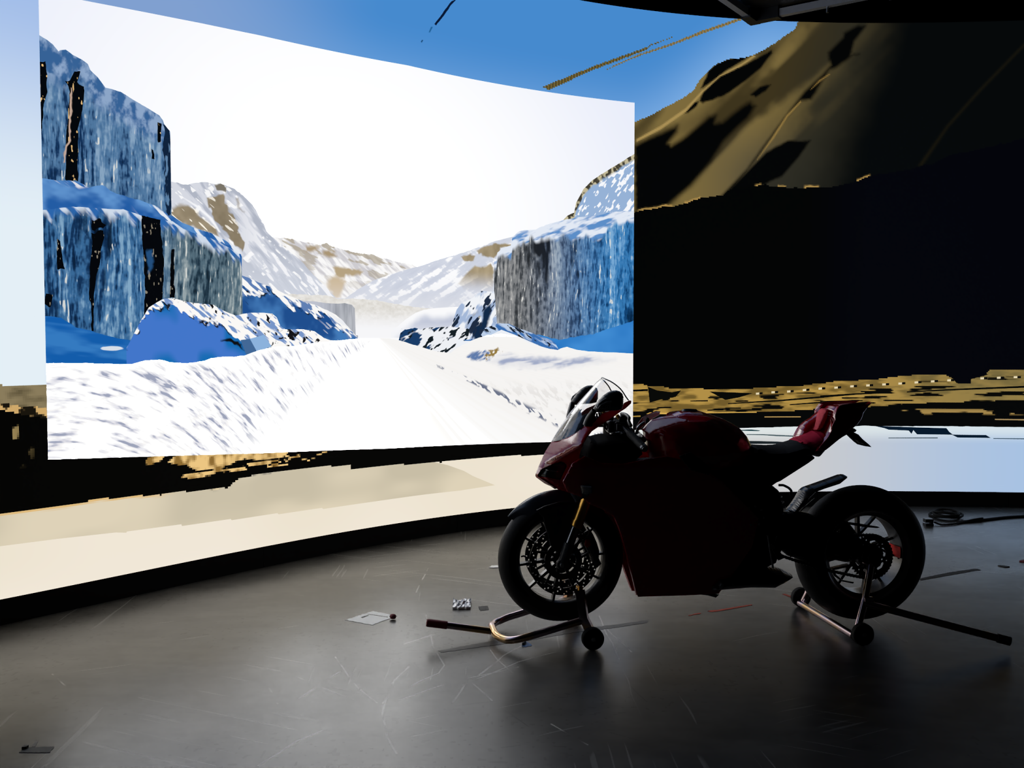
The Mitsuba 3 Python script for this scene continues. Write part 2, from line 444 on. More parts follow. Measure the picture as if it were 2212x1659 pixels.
    c1 = mikit.mix(lin(122, 127, 136), lin(196, 199, 206), fb(x * 60, z * 6, 3, 47))
    c1 = over(c1, sst(-5.0, -5.25, x), lin(190, 194, 206))
    c = over(c, (z < zt) & (x < -4.89), c1)
    c = over(c, (z < 1.405) & (x > -5.0) & (x < -4.4), lin(250, 250, 251))
    # dark blue mound with a snowy crest
    zt = ridge(x, [(-5.7749,1.7784),(-5.7667,1.7719),(-5.7083,1.7573),(-5.6323,1.7291),(-5.5636,1.7143),(-5.503,1.6916),(-5.4152,1.6586),(-5.3261,1.6321),(-5.2356,1.6125),(-5.1441,1.5848),(-5.0701,1.5562),(-5.0142,1.5191),(-4.9582,1.4662),(-4.9111,1.4203),(-4.8733,1.3894)]) + 0.006 * w2
    zb = ridge(x, [(-5.7764,1.6743),(-5.7681,1.6711),(-5.6758,1.657),(-5.5901,1.6741),(-5.5038,1.6269),(-5.416,1.5895),(-5.3447,1.5766),(-5.2362,1.5605),(-5.1445,1.5398),(-5.0521,1.4806),(-4.9587,1.4047),(-4.8734,1.3738)])
    sp = fb(xr * 26, zr * 40, 3, 51)
    c1 = mikit.mix(lin(30, 78, 142), lin(66, 122, 184), sst(0.3, 0.7, fb(x * 9, z * 9, 3, 52)))
    k = z - zb + 0.13 * (dg - 0.5) + 0.05 * w2
    c1 = over(c1, sst(0.02, 0.0, dr.abs(k)) * sst(0.45, 0.6, sp), lin(14, 16, 22))
    c1 = over(c1, sst(0.0, 0.012, k), mikit.mix(lin(96, 128, 180), lin(250, 249, 246), sst(0.38, 0.50, fine)))
    c1 = over(c1, sst(0.60, 0.68, fine) * sst(-5.25, -5.0, x), lin(236, 238, 242))
    c = over(c, (z < zt) & (x < -4.86), c1)
    # right side: upper slope
    zt = ridge(x, [(-3.1367,2.3003),(-3.0854,2.3461),(-3.0341,2.3688),(-3.0138,2.4506),(-2.9729,2.516),(-2.9524,2.5533),(-2.8705,2.6308),(-2.7579,2.7018),(-2.6557,2.7633),(-2.5536,2.8295),(-2.4924,2.8657)]) + 0.008 * w2
    c1 = mikit.mix(lin(150, 178, 214), lin(204, 216, 236), sst(0.3, 0.7, fb(x * 6, z * 6, 3, 55) + 0.4 * (2.4 - z) - 0.3))
    dots = fb((x * 0.8 - z * 0.6) * 60, (z * 0.8 + x * 0.6) * 22, 2, 57)
    c1 = over(c1, sst(0.66, 0.72, dots + 0.12 * sst(-2.9, -2.5, x)), lin(246, 248, 252))
    c1 = over(c1, sst(0.062, 0.035, zt - z + 0.05 * w1), mikit.mix(lin(66, 62, 50), lin(196, 186, 152), sst(0.4, 0.65, fb(x * 40, z * 40, 2, 58))))
    c = over(c, (z < zt) & (x > -3.13), c1)
    # right icefall
    zt = ridge(x, [(-3.7163,1.9727),(-3.7111,1.9987),(-3.706,2.0333),(-3.66,2.07),(-3.5884,2.091),(-3.573,2.1525),(-3.5269,2.1942),(-3.4757,2.2085),(-3.373,2.2205),(-3.2704,2.2661),(-3.1368,2.3048),(-3.0134,2.3341),(-2.8078,2.3632),(-2.6641,2.3997),(-2.4897,2.4109)]) + 0.008 * w2
    zb = ridge(x, [(-3.732,1.5262),(-3.7013,1.5136),(-3.4237,1.4456),(-3.2482,1.4106),(-3.1654,1.3882),(-3.0621,1.4108),(-2.8554,1.4385),(-2.7007,1.4851),(-2.4948,1.5465)]) + 0.012 * w2
    tt = sst(-3.55, -2.65, x)
    mid = mikit.mix(lin(128, 130, 132), lin(54, 122, 180), tt)
    hi = mikit.mix(lin(172, 172, 170), lin(120, 170, 212), tt)
    c1 = ice(x, z, mikit.mix(lin(74, 78, 82), lin(20, 74, 126), tt), mid, hi, 60)
    band = 0.075 + 0.10 * sst(-3.5, -3.0, x) * sst(-2.55, -2.9, x)
    k = band - (zt - z) + 0.10 * (fb(x * 22, z * 5, 2, 66) - 0.5)
    c1 = over(c1, sst(-0.02, 0.03, k), mikit.mix(lin(92, 142, 200), lin(226, 233, 244), sst(0.34, 0.62, streak(x, z, 0.35, 9, 34, 68) + 0.10 * sst(-3.0, -3.4, x))))
    c = over(c, (z < zt) & (x > -3.735 + 0.012 * w1), c1)
    # blue shade below it
    c = over(c, (z < zb) & (x > -3.40), mikit.mix(lin(26, 108, 186), lin(70, 146, 216), fb(x * 5, z * 9, 2, 70)))
    # dark rocks
    zt = ridge(x, [(-4.1085,1.4927),(-4.0984,1.5012),(-4.0576,1.6106),(-4.017,1.6535),(-3.9154,1.6981),(-3.895,1.7186),(-3.8441,1.7473),(-3.7318,1.7445),(-3.7011,1.7238),(-3.7013,1.4531),(-3.6962,1.3839)]) + 0.01 * w2
    rk = fb((x * 0.85 - z * 0.5) * 26, (z * 0.85 + x * 0.5) * 9, 3, 72)
    c1 = mikit.mix(lin(164, 184, 216), lin(240, 243, 247), sst(0.40, 0.56, rk))
    c1 = over(c1, soft(xr, zr, [(-3.8341,1.6063),(-3.7728,1.6503),(-3.7831,1.5386),(-3.8139,1.4268),(-3.8957,1.384),(-3.9363,1.4519),(-3.9057,1.4861),(-3.8444,1.5207)], 0.012), lin(18, 42, 72))
    c1 = over(c1, soft(xr, zr, [(-3.987,1.477),(-3.9564,1.5534),(-3.8749,1.5971),(-3.8443,1.572),(-3.8954,1.5202),(-3.9362,1.4604)], 0.012) * sst(0.38, 0.5, rk), lin(134, 120, 84))
    c1 = over(c1, sst(0.60, 0.66, streak(x, z, 0.9, 12, 40, 74)), lin(30, 44, 66))
    c = over(c, (z < zt) & (x > -4.12) & (x < -3.70), c1)
    zt = ridge(x, [(-4.5578,1.3802),(-4.5528,1.3922),(-4.5277,1.4686),(-4.4883,1.4609),(-4.419,1.4752),(-4.3694,1.4617),(-4.3095,1.4744),(-4.1891,1.482),(-4.0782,1.483),(-3.9566,1.4687),(-3.916,1.4265),(-3.9008,1.384)]) + 0.006 * w2
    c1 = mikit.mix(lin(24, 60, 104), lin(238, 240, 244), sst(0.40, 0.52, streak(x, z, 0.45, 11, 36, 76) + 0.25 * sst(-4.5, -4.2, x) - 0.10))
    c1 = over(c1, sst(0.62, 0.68, streak(x, z, 0.6, 16, 50, 78)), lin(20, 30, 36))
    c = over(c, (z < zt) & (x > -4.58) & (x < -3.95), c1)
    # left: upper icefall
    zt = ridge(x, [(-6.9777,2.8962),(-6.9719,2.8947),(-6.9314,2.8815),(-6.9022,2.8654),(-6.8729,2.8374),(-6.8668,2.8446),(-6.8363,2.8545),(-6.7999,2.8365),(-6.7503,2.8239),(-6.7191,2.8071),(-6.7069,2.7799),(-6.6689,2.752),(-6.6241,2.7068),(-6.5911,2.7073),(-6.5376,2.7026),(-6.4903,2.684),(-6.4214,2.6597),(-6.3511,2.6349),(-6.3082,2.6172),(-6.2868,2.5955),(-6.2798,2.5775),(-6.2436,2.5451),(-6.2333,2.5018),(-6.2288,2.4574),(-6.2329,2.0433)]) + 0.005 * w2
    zb = ridge(x, [(-6.9923,2.1946),(-6.9749,2.1939),(-6.8981,2.1921),(-6.7878,2.2002),(-6.7251,2.1781),(-6.6536,2.1989),(-6.6014,2.1686),(-6.5139,2.154),(-6.3956,2.1358),(-6.3242,2.118),(-6.2443,2.0746),(-6.2297,2.0566)]) + 0.012 * w2
    c1 = ice(x, z, lin(20, 52, 92), lin(78, 118, 158), lin(134, 164, 192), 80, 0.33)
    k = sst(0.22, 0.08, zt - z + 0.10 * w1 + 0.06 * (n2(x * 40, z * 6, 84) - 0.5))
    c1 = over(c1, k, mikit.mix(lin(54, 98, 150), lin(140, 166, 200), sst(0.35, 0.65, fb(x * 26, z * 20, 4, 85))))
    hole = lin(3, 6, 10)
    pk = sst(0.74, 0.78, fb(x * 70, z * 40, 2, 86))
    hole = over(hole, pk, lin(220, 180, 120))
    for q in ([(-6.9774,2.7679),(-6.9395,2.7763),(-6.9318,2.7204),(-6.9394,2.6382),(-6.9369,2.6156),(-6.9558,2.5544),(-6.964,2.4378),(-6.9735,2.4016),(-6.9851,2.3998)],
              [(-6.8393,2.7049),(-6.8148,2.7099),(-6.789,2.7624),(-6.7577,2.7691),(-6.7777,2.7058),(-6.7436,2.689),(-6.7486,2.5929),(-6.7624,2.531),(-6.7793,2.4687),(-6.7847,2.2006),(-6.8526,2.2009),(-6.8406,2.3409),(-6.8455,2.3989),(-6.8345,2.4889),(-6.8223,2.6379)],
              [(-6.3197,2.5803),(-6.2943,2.5814),(-6.3035,2.4716),(-6.3218,2.4624)], [(-6.362,2.4246),(-6.3476,2.4268),(-6.3413,2.377),(-6.3593,2.3744)]):
        c1 = over(c1, inside(x + 0.012 * w2, z + 0.03 * w2, q), hole)
    c1 = over(c1, soft(xr, zr, [(-6.8206,2.6618),(-6.812,2.6635),(-6.8186,2.5211),(-6.8385,2.2941),(-6.8477,2.2928),(-6.8309,2.5189)], 0.004), lin(196, 168, 150))
    c1 = over(c1, inside(xr, z, [(-6.2856,2.5765),(-6.2508,2.5536),(-6.2297,2.4959),(-6.2332,2.0692),(-6.2701,2.0785),(-6.2847,2.2954)]), mikit.mix(lin(14, 34, 60), lin(92, 128, 164), sst(0.5, 0.62, fb(x * 60, z * 18, 3, 87))))
    c = over(c, (z < zt) & (x < -6.242), c1)
    # ledge and lower icefall
    zt2 = ridge(x, [(-6.9948,2.0752),(-6.9773,2.0772),(-6.9717,2.0662),(-6.8147,2.0981),(-6.5351,2.1135),(-6.4317,2.0932),(-6.3103,2.08),(-6.2368,2.0795),(-6.1699,2.0449),(-6.0629,2.0182),(-5.9846,2.0048),(-5.9051,1.9775),(-5.8242,1.9426),(-5.7915,1.9243),(-5.7738,1.8841),(-5.7707,1.5164)]) + 0.005 * w2
    led = dr.maximum(dr.minimum(zb, mi.Float(9)), zt2)
    led = dr.select(x < -6.265, led, zt2)
    c1 = mikit.mix(lin(34, 92, 164), lin(96, 148, 206), sst(0.3, 0.7, fb(x * 8, z * 14, 3, 100)))
    c1 = over(c1, soft(x, z, [(-6.9281,2.1854),(-6.8739,2.1982),(-6.8002,2.2016),(-6.7314,2.1803),(-6.7885,2.1632),(-6.8623,2.1702)], 0.01) * sst(0.40, 0.5, streak(x, z, -0.5, 8, 40, 101)), lin(220, 222, 230))
    c1 = over(c1, sst(0.62, 0.68, dg) * sst(-6.5, -6.3, x), lin(226, 232, 240))
    c = over(c, (z < led) & (x < -5.772), c1)
    tt = sst(-6.45, -6.15, x)
    c1 = ice(x, z, mikit.mix(lin(18, 50, 88), lin(34, 56, 72), tt), mikit.mix(lin(56, 104, 150), lin(84, 108, 122), tt), mikit.mix(lin(128, 166, 196), lin(150, 164, 168), tt), 104, 0.34)
    k = zt2 - z - 0.05 + 0.10 * (fb(x * 30, z * 5, 2, 110) - 0.5)
    top = mikit.mix(lin(44, 102, 172), lin(206, 218, 234), sst(0.44, 0.62, dg + 0.15 * tt * w1))
    c1 = over(c1, sst(0.05, -0.01, k), top)
    hole = over(mi.Color3f(lin(3, 5, 9)), pk * 0.7, lin(160, 150, 130))
    for q in ([(-6.7156,2.0095),(-6.6701,2.023),(-6.6312,1.9992),(-6.6514,1.973),(-6.71,1.9678)],
              [(-6.7168,1.949),(-6.6517,1.9607),(-6.6492,1.9182),(-6.6668,1.8559),(-6.6747,1.7822),(-6.6955,1.7201),(-6.7102,1.6282),(-6.7139,1.4394),(-6.7236,1.4393),(-6.7275,1.5669),(-6.7327,1.6274),(-6.7304,1.7486),(-6.7151,1.8706)],
              [(-6.425,2.075),(-6.3108,2.0512),(-6.3121,1.9773),(-6.2958,1.8693),(-6.298,1.7402),(-6.3075,1.6172),(-6.3481,1.5837),(-6.3992,1.544),(-6.4246,1.5116),(-6.4111,1.671),(-6.4183,1.8608),(-6.4266,1.9866)],
              [(-6.2475,1.8855),(-6.2289,1.8869),(-6.2296,1.6262),(-6.2594,1.6252)], [(-6.9011,1.8979),(-6.8833,1.8876),(-6.8674,1.7706),(-6.865,1.7411),(-6.9013,1.745)], [(-6.9634,1.6189),(-6.9279,1.6143),(-6.941,1.5552),(-6.9673,1.572)]):
        c1 = over(c1, inside(x + 0.012 * w2, z + 0.03 * w2, q), hole)
    c1 = over(c1, soft(xr, zr, [(-6.3917,1.8817),(-6.3572,1.8842),(-6.3623,1.8009),(-6.3941,1.7481)], 0.008), lin(34, 78, 124))
    zb2 = ridge(x, [(-7.0066,1.5098),(-6.9716,1.5076),(-6.888,1.5032),(-6.8152,1.4566),(-6.7269,1.4362),(-6.649,1.4153),(-6.5825,1.3969),(-6.5005,1.3875),(-6.4446,1.3843)]) + 0.008 * w2
    c = over(c, (z < zt2 - 0.03) & (x < -5.772), c1)
    # blue shade in front
    c1 = mikit.mix(lin(18, 92, 170), lin(52, 122, 192), sst(0.35, 0.65, streak(x, z, -0.1, 4, 22, 113)))
    c1 = over(c1, sst(0.0026, 0.0016, dr.square((x + 6.6105) * 0.75) + dr.square((z - 1.345) * 3.6) + 0.001 * w2), lin(214, 222, 232))
    c = over(c, (z < zb2) & (x < -6.3), c1)
    # rocky snow mound
    zt = ridge(x, [(-6.5429,1.3343),(-6.5253,1.353),(-6.4427,1.4923),(-6.3916,1.5665),(-6.3406,1.5968),(-6.2964,1.6188),(-6.2371,1.6227),(-6.1468,1.6059),(-6.0697,1.5982),(-5.9751,1.5942),(-5.9274,1.5683),(-5.8219,1.5328),(-5.8116,1.5361),(-5.728,1.5517),(-5.6346,1.5551),(-5.557,1.5517),(-5.5225,1.5259),(-5.4969,1.4758),(-5.4619,1.4559),(-5.3281,1.4571),(-5.2374,1.4466),(-5.1644,1.4043),(-5.109,1.3878)]) + 0.004 * w2
    zb = ridge(x, [(-6.543,1.3249),(-6.4431,1.4669),(-6.3775,1.5541),(-6.3338,1.5712),(-6.2379,1.577),(-6.1781,1.5523),(-6.1481,1.5232),(-6.0712,1.5046),(-5.9765,1.5061),(-5.9128,1.4661),(-5.832,1.4048),(-5.7666,1.3351),(-5.7256,1.2646)])
    c1 = mikit.mix(lin(22, 108, 180), lin(66, 118, 202), sst(0.35, 0.65, fb(x * 7, z * 5, 2, 120)))
    k = z - zb + 0.12 * (dg - 0.5) + 0.06 * w2
    snow = mikit.mix(lin(120, 150, 200), lin(251, 249, 246), sst(0.36, 0.46, fine + 0.10 * (dg - 0.5)))
    snow = over(snow, sst(0.60, 0.66, sp) * sst(0.5, 0.4, dg), lin(20, 20, 24))
    c1 = over(c1, sst(0.0, 0.012, k), snow)
    c1 = over(c1, sst(0.018, 0.0, dr.abs(k)) * sst(0.47, 0.56, sp), lin(22, 19, 16))
    c1 = over(c1, soft(xr, zr, [(-5.9282,1.3858),(-5.8465,1.403),(-5.8055,1.3823),(-5.7814,1.3265),(-5.7567,1.2983),(-5.806,1.3476),(-5.8305,1.3685)], 0.006), lin(12, 14, 18))
    c1 = over(c1, inside(x, z, [(-5.7888,1.3892),(-5.7217,1.3962),(-5.6633,1.322),(-5.7483,1.2982)]), lin(66, 104, 150))
    c1 = over(c1, inside(x, z, [(-5.7217,1.3962),(-5.6192,1.4212),(-5.564,1.3499),(-5.6719,1.3186)]), lin(140, 178, 220))
    c = over(c, (z < zt) & (x > -6.53) & (x < -5.04), c1)
    # right mounds
    zt = ridge(x, [(-3.865,1.3925),(-3.8548,1.4181),(-3.8139,1.4782),(-3.691,1.5137),(-3.6089,1.511),(-3.5267,1.4802),(-3.434,1.4544),(-3.3205,1.4149),(-3.2378,1.3927),(-3.1964,1.3658),(-3.1653,1.3163)]) + 0.004 * w2
    zb = ridge(x, [(-3.8651,1.3839),(-3.6705,1.4663),(-3.5473,1.4276),(-3.4339,1.3838),(-3.3204,1.3411),(-3.1652,1.3028)])
    c1 = mikit.mix(lin(60, 112, 178), lin(190, 208, 232), sst(0.42, 0.6, streak(x, z, -0.5, 8, 30, 126)))
    c1 = over(c1, sst(0.60, 0.66, streak(x, z, -0.5, 14, 50, 128)), lin(24, 32, 44))
    c1 = over(c1, (z < zb) | (x < -4.0), lin(236, 240, 246))
    c = over(c, (z < zt) & (x > -4.06) & (x < -3.16), c1)
    # foreground snow
    zt = dr.maximum(ridge(x, [(-7.0115,1.2739),(-6.9717,1.2732),(-6.7812,1.2709),(-6.5851,1.2611),(-6.4959,1.2613),(-6.4182,1.279),(-6.3243,1.2808),(-6.2656,1.2668),(-6.1525,1.2582),(-6.0357,1.2696),(-5.9959,1.2859),(-5.9155,1.2916),(-5.8337,1.2906),(-5.7504,1.3),(-5.6552,1.3273),(-5.551,1.3476),(-5.4189,1.3514),(-5.2838,1.3671),(-5.0997,1.3818),(-4.8732,1.401),(-4.636,1.4001),(-4.5479,1.3882),(-4.4394,1.3598),(-4.2401,1.3096),(-4.1192,1.2962),(-4.0584,1.3336),(-3.9771,1.3671),(-3.8956,1.3993),(-3.7833,1.4269),(-3.6706,1.4377),(-3.5473,1.4206),(-3.4339,1.3706),(-3.2997,1.3303),(-3.1756,1.3137),(-3.1549,1.3226),(-3.0929,1.3386),(-3.0101,1.3156),(-2.9066,1.3015),(-2.4932,1.2829)]), mi.Float(0)) + 0.004 * w2
    v0 = [(-4.7321,1.3942)][0]
    dx, dz = x - v0[0], v0[1] - z
    road = dx / (dz + 0.02)
    c1 = mi.Color3f(lin(255, 255, 254))
    c1 = mikit.mix(c1, lin(252, 250, 246), sst(0.45, 0.75, fb(road * 9, dz * 1.5, 2, 130)) * 0.6)
    # wind-blown drift on the left bank
    xc, zc = x + 6.2, z - 1.0
    a = xc * 0.85 - zc * 0.53
    b = zc * 0.85 + xc * 0.53 + 0.30 * xc * xc
    dr1 = fb(a * 8, b * 34, 3, 133)
    dr2 = fb(a * 14, b * 70, 3, 136)
    lft = sst(-1.3, -2.1, road) * sst(0.0, 0.06, zt - z)
    c1 = over(c1, sst(0.50, 0.66, dr1 * 0.5 + dr2 * 0.5) * lft * 0.55, lin(196, 196, 214))
    c1 = over(c1, sst(0.62, 0.70, dr1 * 0.5 + dr2 * 0.5) * lft * 0.7, lin(112, 126, 160))
    # right bank: smooth mound, soft shade, plough marks
    rt = sst(0.6, 2.4, road)
    c1 = over(c1, rt * 0.55, lin(238, 235, 232))
    c1 = over(c1, soft(xr, zr, [(-3.9977,1.2572),(-3.9366,1.2905),(-3.8345,1.3197),(-3.7834,1.3065),(-3.7527,1.2545),(-3.8755,1.243)], 0.012) * sst(0.4, 0.6, streak(x, z, 0.6, 10, 34, 140)), lin(96, 124, 172))
    c1 = over(c1, soft(xr, zr, [(-3.809,1.2809),(-3.7834,1.3151),(-3.7117,1.3277),(-3.6604,1.3057),(-3.7322,1.2716),(-3.7835,1.2505)], 0.01) * sst(0.35, 0.6, fb(x * 50, z * 50, 2, 141)), lin(150, 124, 64))
    c1 = over(c1, soft(x + 0.08 * w1, zr, [(-3.7528,1.2459),(-3.6295,1.2794),(-3.4235,1.26),(-3.1133,1.2393),(-2.803,1.2642),(-2.6787,1.2283),(-2.9062,1.1964),(-3.2167,1.1847),(-3.5266,1.1889),(-3.6296,1.1939)], 0.035) * (0.25 + 0.75 * sst(0.4, 0.6, streak(x, z, 0.12, 5, 26, 142))), lin(160, 170, 198))
    c1 = over(c1, inside(xr, zr, [(-4.1695,1.3508),(-4.1189,1.3798),(-4.0685,1.3462),(-4.109,1.3254)]), lin(22, 24, 20))
    c1 = over(c1, soft(xr, zr, [(-4.1595,1.3215),(-4.0888,1.3253),(-4.1192,1.2962)], 0.006), lin(70, 112, 170))
    zl = ridge(x, [(-4.5777,1.3362),(-4.1197,1.1664),(-3.937,1.0947),(-3.7017,0.9935),(-3.4438,0.8706),(-3.2158,0.7725),(-2.904,0.632)])
    wd = 0.012 + 0.035 * sst(-4.4, -3.2, x)
    mk = fb((x * 0.75 - z * 0.66) * 16, (z * 0.75 + x * 0.66) * 46, 3, 145)
    c1 = over(c1, sst(1.0, 0.3, dr.abs(z - zl) / wd) * sst(0.52, 0.60, mk) * sst(-4.35, -4.1, x), lin(108, 116, 138))
    c1 = over(c1, sst(0.50, 0.66, mk) * sst(0.0, 0.06, z - zl) * sst(1.12, 0.98, z) * sst(-4.3, -3.9, x) * 0.35, lin(206, 202, 198))
    c1 = c1 * (1 + BOOST * sst(0.97, 1.0, mi.luminance(c1)))     # so is the sunlit road
    c = over(c, z < zt, c1)
    return c * GAIN


def outer_picture(p, n, uv):
    x0, z0 = S_LEFT + uv.x * (S_RIGHT - S_LEFT), uv.y * 4.0
    x = (dr.floor(x0 / 0.0105) + 0.5) * 0.0105            # coarse picture points
    z = (dr.floor(z0 / 0.0105) + 0.5) * 0.0105
    w1 = fb(x * 6, z * 6, 3, 190) - 0.5
    w2 = fb(x * 24, z * 24, 2, 195) - 0.5
    xr, zr = x + 0.07 * w1 + 0.03 * w2, z + 0.05 * w1 + 0.03 * w2
    # sky
    up = clip((z0 - 2.6) / 1.4, 0, 1)
    right = sst(-6.2, -2.2, x0)
    c = mikit.mix(lin(150, 194, 240), lin(70, 138, 206), sst(0.15, 0.95, up + 0.25 * (1 - sst(-2.7, -1.3, x0)) - 0.30 * sst(-2.6, -1.3, x0)))
    c = mikit.mix(lin(128, 160, 208), c, sst(-6.3, -4.6, x0))
    lw = mikit.mix(lin(228, 239, 246), lin(160, 188, 232), sst(1.9, 3.2, z0))
    c = mikit.mix(lw, c, sst(-7.0, -6.6, x0))
    # cables
    dk = [(-4.0584,3.7983),(-4.0939,3.778),(-4.2435,3.5875),(-4.2279,3.5811)]
    c = over(c, inside(x0 + 0.012 * w2, z0, dk), lin(8, 24, 52))
    c = over(c, soft(x0, z0, [(-4.2553,3.566),(-4.2789,3.5233),(-4.2906,3.521),(-4.271,3.5629)], 0.004), lin(30, 96, 150))
    c = over(c, soft(x0, z0, [(-4.3376,3.458),(-4.3494,3.44),(-4.3571,3.4447),(-4.3454,3.4596)], 0.004), lin(10, 60, 100))
    dash = sst(0.4, 0.5, dr.abs(x0 / 0.0263 - dr.floor(x0 / 0.0263) - 0.5) * 2)
    ca_ = [(-3.3278,3.2829),(-3.2472,3.2801),(-2.8774,3.4695),(-2.3936,3.683),(-2.3808,3.7075),(-2.1101,3.8287),(-2.3808,3.7172),(-2.3937,3.7033),(-2.8775,3.4968)]
    c = over(c, inside(x, z, ca_), mikit.mix(lin(78, 68, 36), lin(112, 96, 50), dash))
    cb_ = [(-2.7945,3.4635),(-2.6744,3.5247),(-2.4566,3.6297),(-2.2069,3.7237),(-1.9157,3.8494),(-1.5948,3.9758),(-1.6056,3.9931),(-1.9159,3.8742),(-2.207,3.7414),(-2.4566,3.6414),(-2.6745,3.5344)]
    c = over(c, inside(x, z, cb_), mikit.mix(lin(112, 98, 62), lin(142, 120, 72), dash))
    # brown hill on the right
    zt = ridge(x, [(-2.5188,3.0917),(-2.497,3.1081),(-2.3445,3.1835),(-2.2359,3.2457),(-2.1059,3.3143),(-1.9981,3.3911),(-1.9554,3.4636),(-1.8913,3.5375),(-1.8057,3.6128),(-1.6986,3.6593),(-1.5915,3.6702),(-1.485,3.7037),(-1.4002,3.7448),(-1.2737,3.8307),(-1.1689,3.9052),(-1.0643,3.9691),(-0.9084,4.0743)]) + 0.006 * w2
    zt = zt + sst(-1.15, -0.9, x) * 1.0
    al = (x * 0.70 + z * 0.70)                        # along the folds
    ac = (x * 0.70 - z * 0.70)
    f1 = fb(al * 0.9 + 0.3 * w1, ac * 4.5, 3, 200)
    dd = x - 0.35 * (z - 3.2) + 0.10 * w1
    hc = mikit.mix(lin(82, 70, 40), lin(124, 106, 60), sst(0.38, 0.62, f1))
    hc = mikit.mix(hc, lin(72, 69, 58), sst(-2.2, -1.2, x) * sst(3.3, 2.7, z) * 0.9)
    hc = mi.Color3f(hc) * (1 - 0.45 * sst(0.50, 0.36, f1))
    hc = mikit.mix(hc, lin(40, 40, 32), sst(-1.55, -0.85, dd) * 0.85)
    hc = mikit.mix(hc, lin(5, 8, 9), sst(-1.0, -0.42, dd))
    blk = lin(3, 4, 4)
    for q, s in (([(-1.9334,3.4151),(-1.8699,3.5589),(-1.8057,3.6128),(-1.6986,3.6593),(-1.4797,3.711),(-1.5912,3.6431),(-1.7192,3.5659),(-1.8046,3.4979),(-1.9118,3.4215)], 0.010),
                 ([(-1.9486,3.3044),(-1.9117,3.4065),(-1.7725,3.5248),(-1.5908,3.6049),(-1.3364,3.7475),(-1.336,3.7172),(-1.4198,3.6028),(-1.5468,3.4964),(-1.6959,3.3886),(-1.7494,3.3607),(-1.8246,3.3316),(-1.9107,3.3017)], 0.012),
                 ([(-2.0833,3.2015),(-1.9973,3.2915),(-1.954,3.3041),(-1.9753,3.2629),(-2.0507,3.2035)], 0.010),
                 ([(-2.5069,2.931),(-2.2563,3.0465),(-2.1261,3.1142),(-2.1365,3.0539),(-2.212,2.96),(-2.1901,2.9414),(-2.0601,3.0285),(-1.8665,3.1891),(-1.8018,3.2024),(-1.812,3.1417),(-1.7474,3.1548),(-1.63,3.2508),(-1.5554,3.3045),(-1.5075,3.3267),(-1.4696,3.2877),(-1.5221,3.1947),(-1.6178,3.1101),(-1.735,2.9943),(-1.8415,2.8286),(-2.0133,2.6305),(-2.2301,2.4515),(-2.5038,2.3999)], 0.03),
                 ([(-1.5135,3.3819),(-1.4288,3.451),(-1.3332,3.4749),(-1.3751,3.4228),(-1.4599,3.369)], 0.012),
                 ([(-1.4647,2.8521),(-1.2652,3.1322),(-1.1606,3.257),(-1.0773,3.3505),(-0.9931,3.3625),(-0.9108,3.4963),(-0.8494,3.599),(-0.8078,3.6099),(-0.7046,3.6823),(-0.643,3.7337),(-0.6015,3.7341),(-0.674,3.7233),(-0.6445,3.8353),(-0.5431,3.9679),(-0.6052,3.9725),(-0.7287,3.9054),(-0.7385,3.8647),(-0.8619,3.741),(-0.8395,3.6399),(-0.9013,3.5677),(-1.0571,3.4221),(-1.2236,3.2045),(-1.3703,3.0073),(-1.5284,2.7892),(-1.7309,2.5802),(-1.763,2.5488),(-1.645,2.6234)], 0.022),
                 ([(-1.4751,2.8213),(-1.3693,2.926),(-1.1895,3.0222),(-0.9991,3.0259),(-1.0924,2.8915),(-1.239,2.7252),(-1.3876,2.6607),(-1.5802,2.6049),(-1.7521,2.539)], 0.016)):
        hc = over(hc, soft(x + 0.02 * w2, z + 0.02 * w2, q, s), blk)
    hc = over(hc, soft(x, z, [(-1.4487,2.8576),(-1.3174,3.0494),(-1.2026,3.2254),(-1.0877,3.3452),(-1.0792,3.3383),(-1.1919,3.2155),(-1.3067,3.0396)], 0.008), lin(142, 116, 62))
    hc = over(hc, soft(x, z, [(-0.9994,3.4417),(-0.9321,3.5163),(-0.849,3.5706),(-0.8447,3.5646),(-0.9267,3.5062)], 0.008), lin(130, 104, 54))
    hc = over(hc, soft(x, z, [(-2.4907,2.9713),(-2.2784,3.0945),(-2.062,3.2476),(-1.9224,3.3959),(-1.7725,3.5248),(-1.591,3.625),(-1.4849,3.7006),(-1.4742,3.6911),(-1.5909,3.61),(-1.7724,3.5148),(-1.9115,3.3866),(-2.0617,3.2177),(-2.2782,3.0648),(-2.4906,2.9517)], 0.008), lin(168, 142, 84))
    hc = over(hc, soft(x, z, [(-0.0979,2.8295),(0.125,3.1497),(0.371,3.4308),(0.7226,3.7965),(0.7403,3.796),(0.3812,3.4204),(0.1353,3.1394),(-0.0723,2.8242)], 0.02) * 0.8, lin(26, 23, 12))
    zb = ridge(x, [(-2.5147,2.3994),(-2.2301,2.4565),(-2.1209,2.4658),(-1.8822,2.5449),(-1.7523,2.5593),(-1.6343,2.6338),(-1.3769,2.6559),(-1.1528,2.6399),(-0.8359,2.6491),(-0.6895,2.6758),(-0.4823,2.7433),(-0.1742,2.7992),(0.0089,2.8441),(0.1398,2.9042),(0.7569,3.0371)]) + 0.02 * w2
    hc = over(hc, sst(0.022, 0.006, dr.abs(z - zb)) * sst(0.54, 0.62, n2(x * 9, x * 3, 205)) * sst(0.1, -0.6, x), lin(170, 138, 76))
    hc = over(hc, z < zb, mikit.mix(lin(2, 3, 3), lin(3, 4, 10), sst(-1.1, -0.5, x)))
    c = over(c, (z < zt) & (x > -2.53), hc)
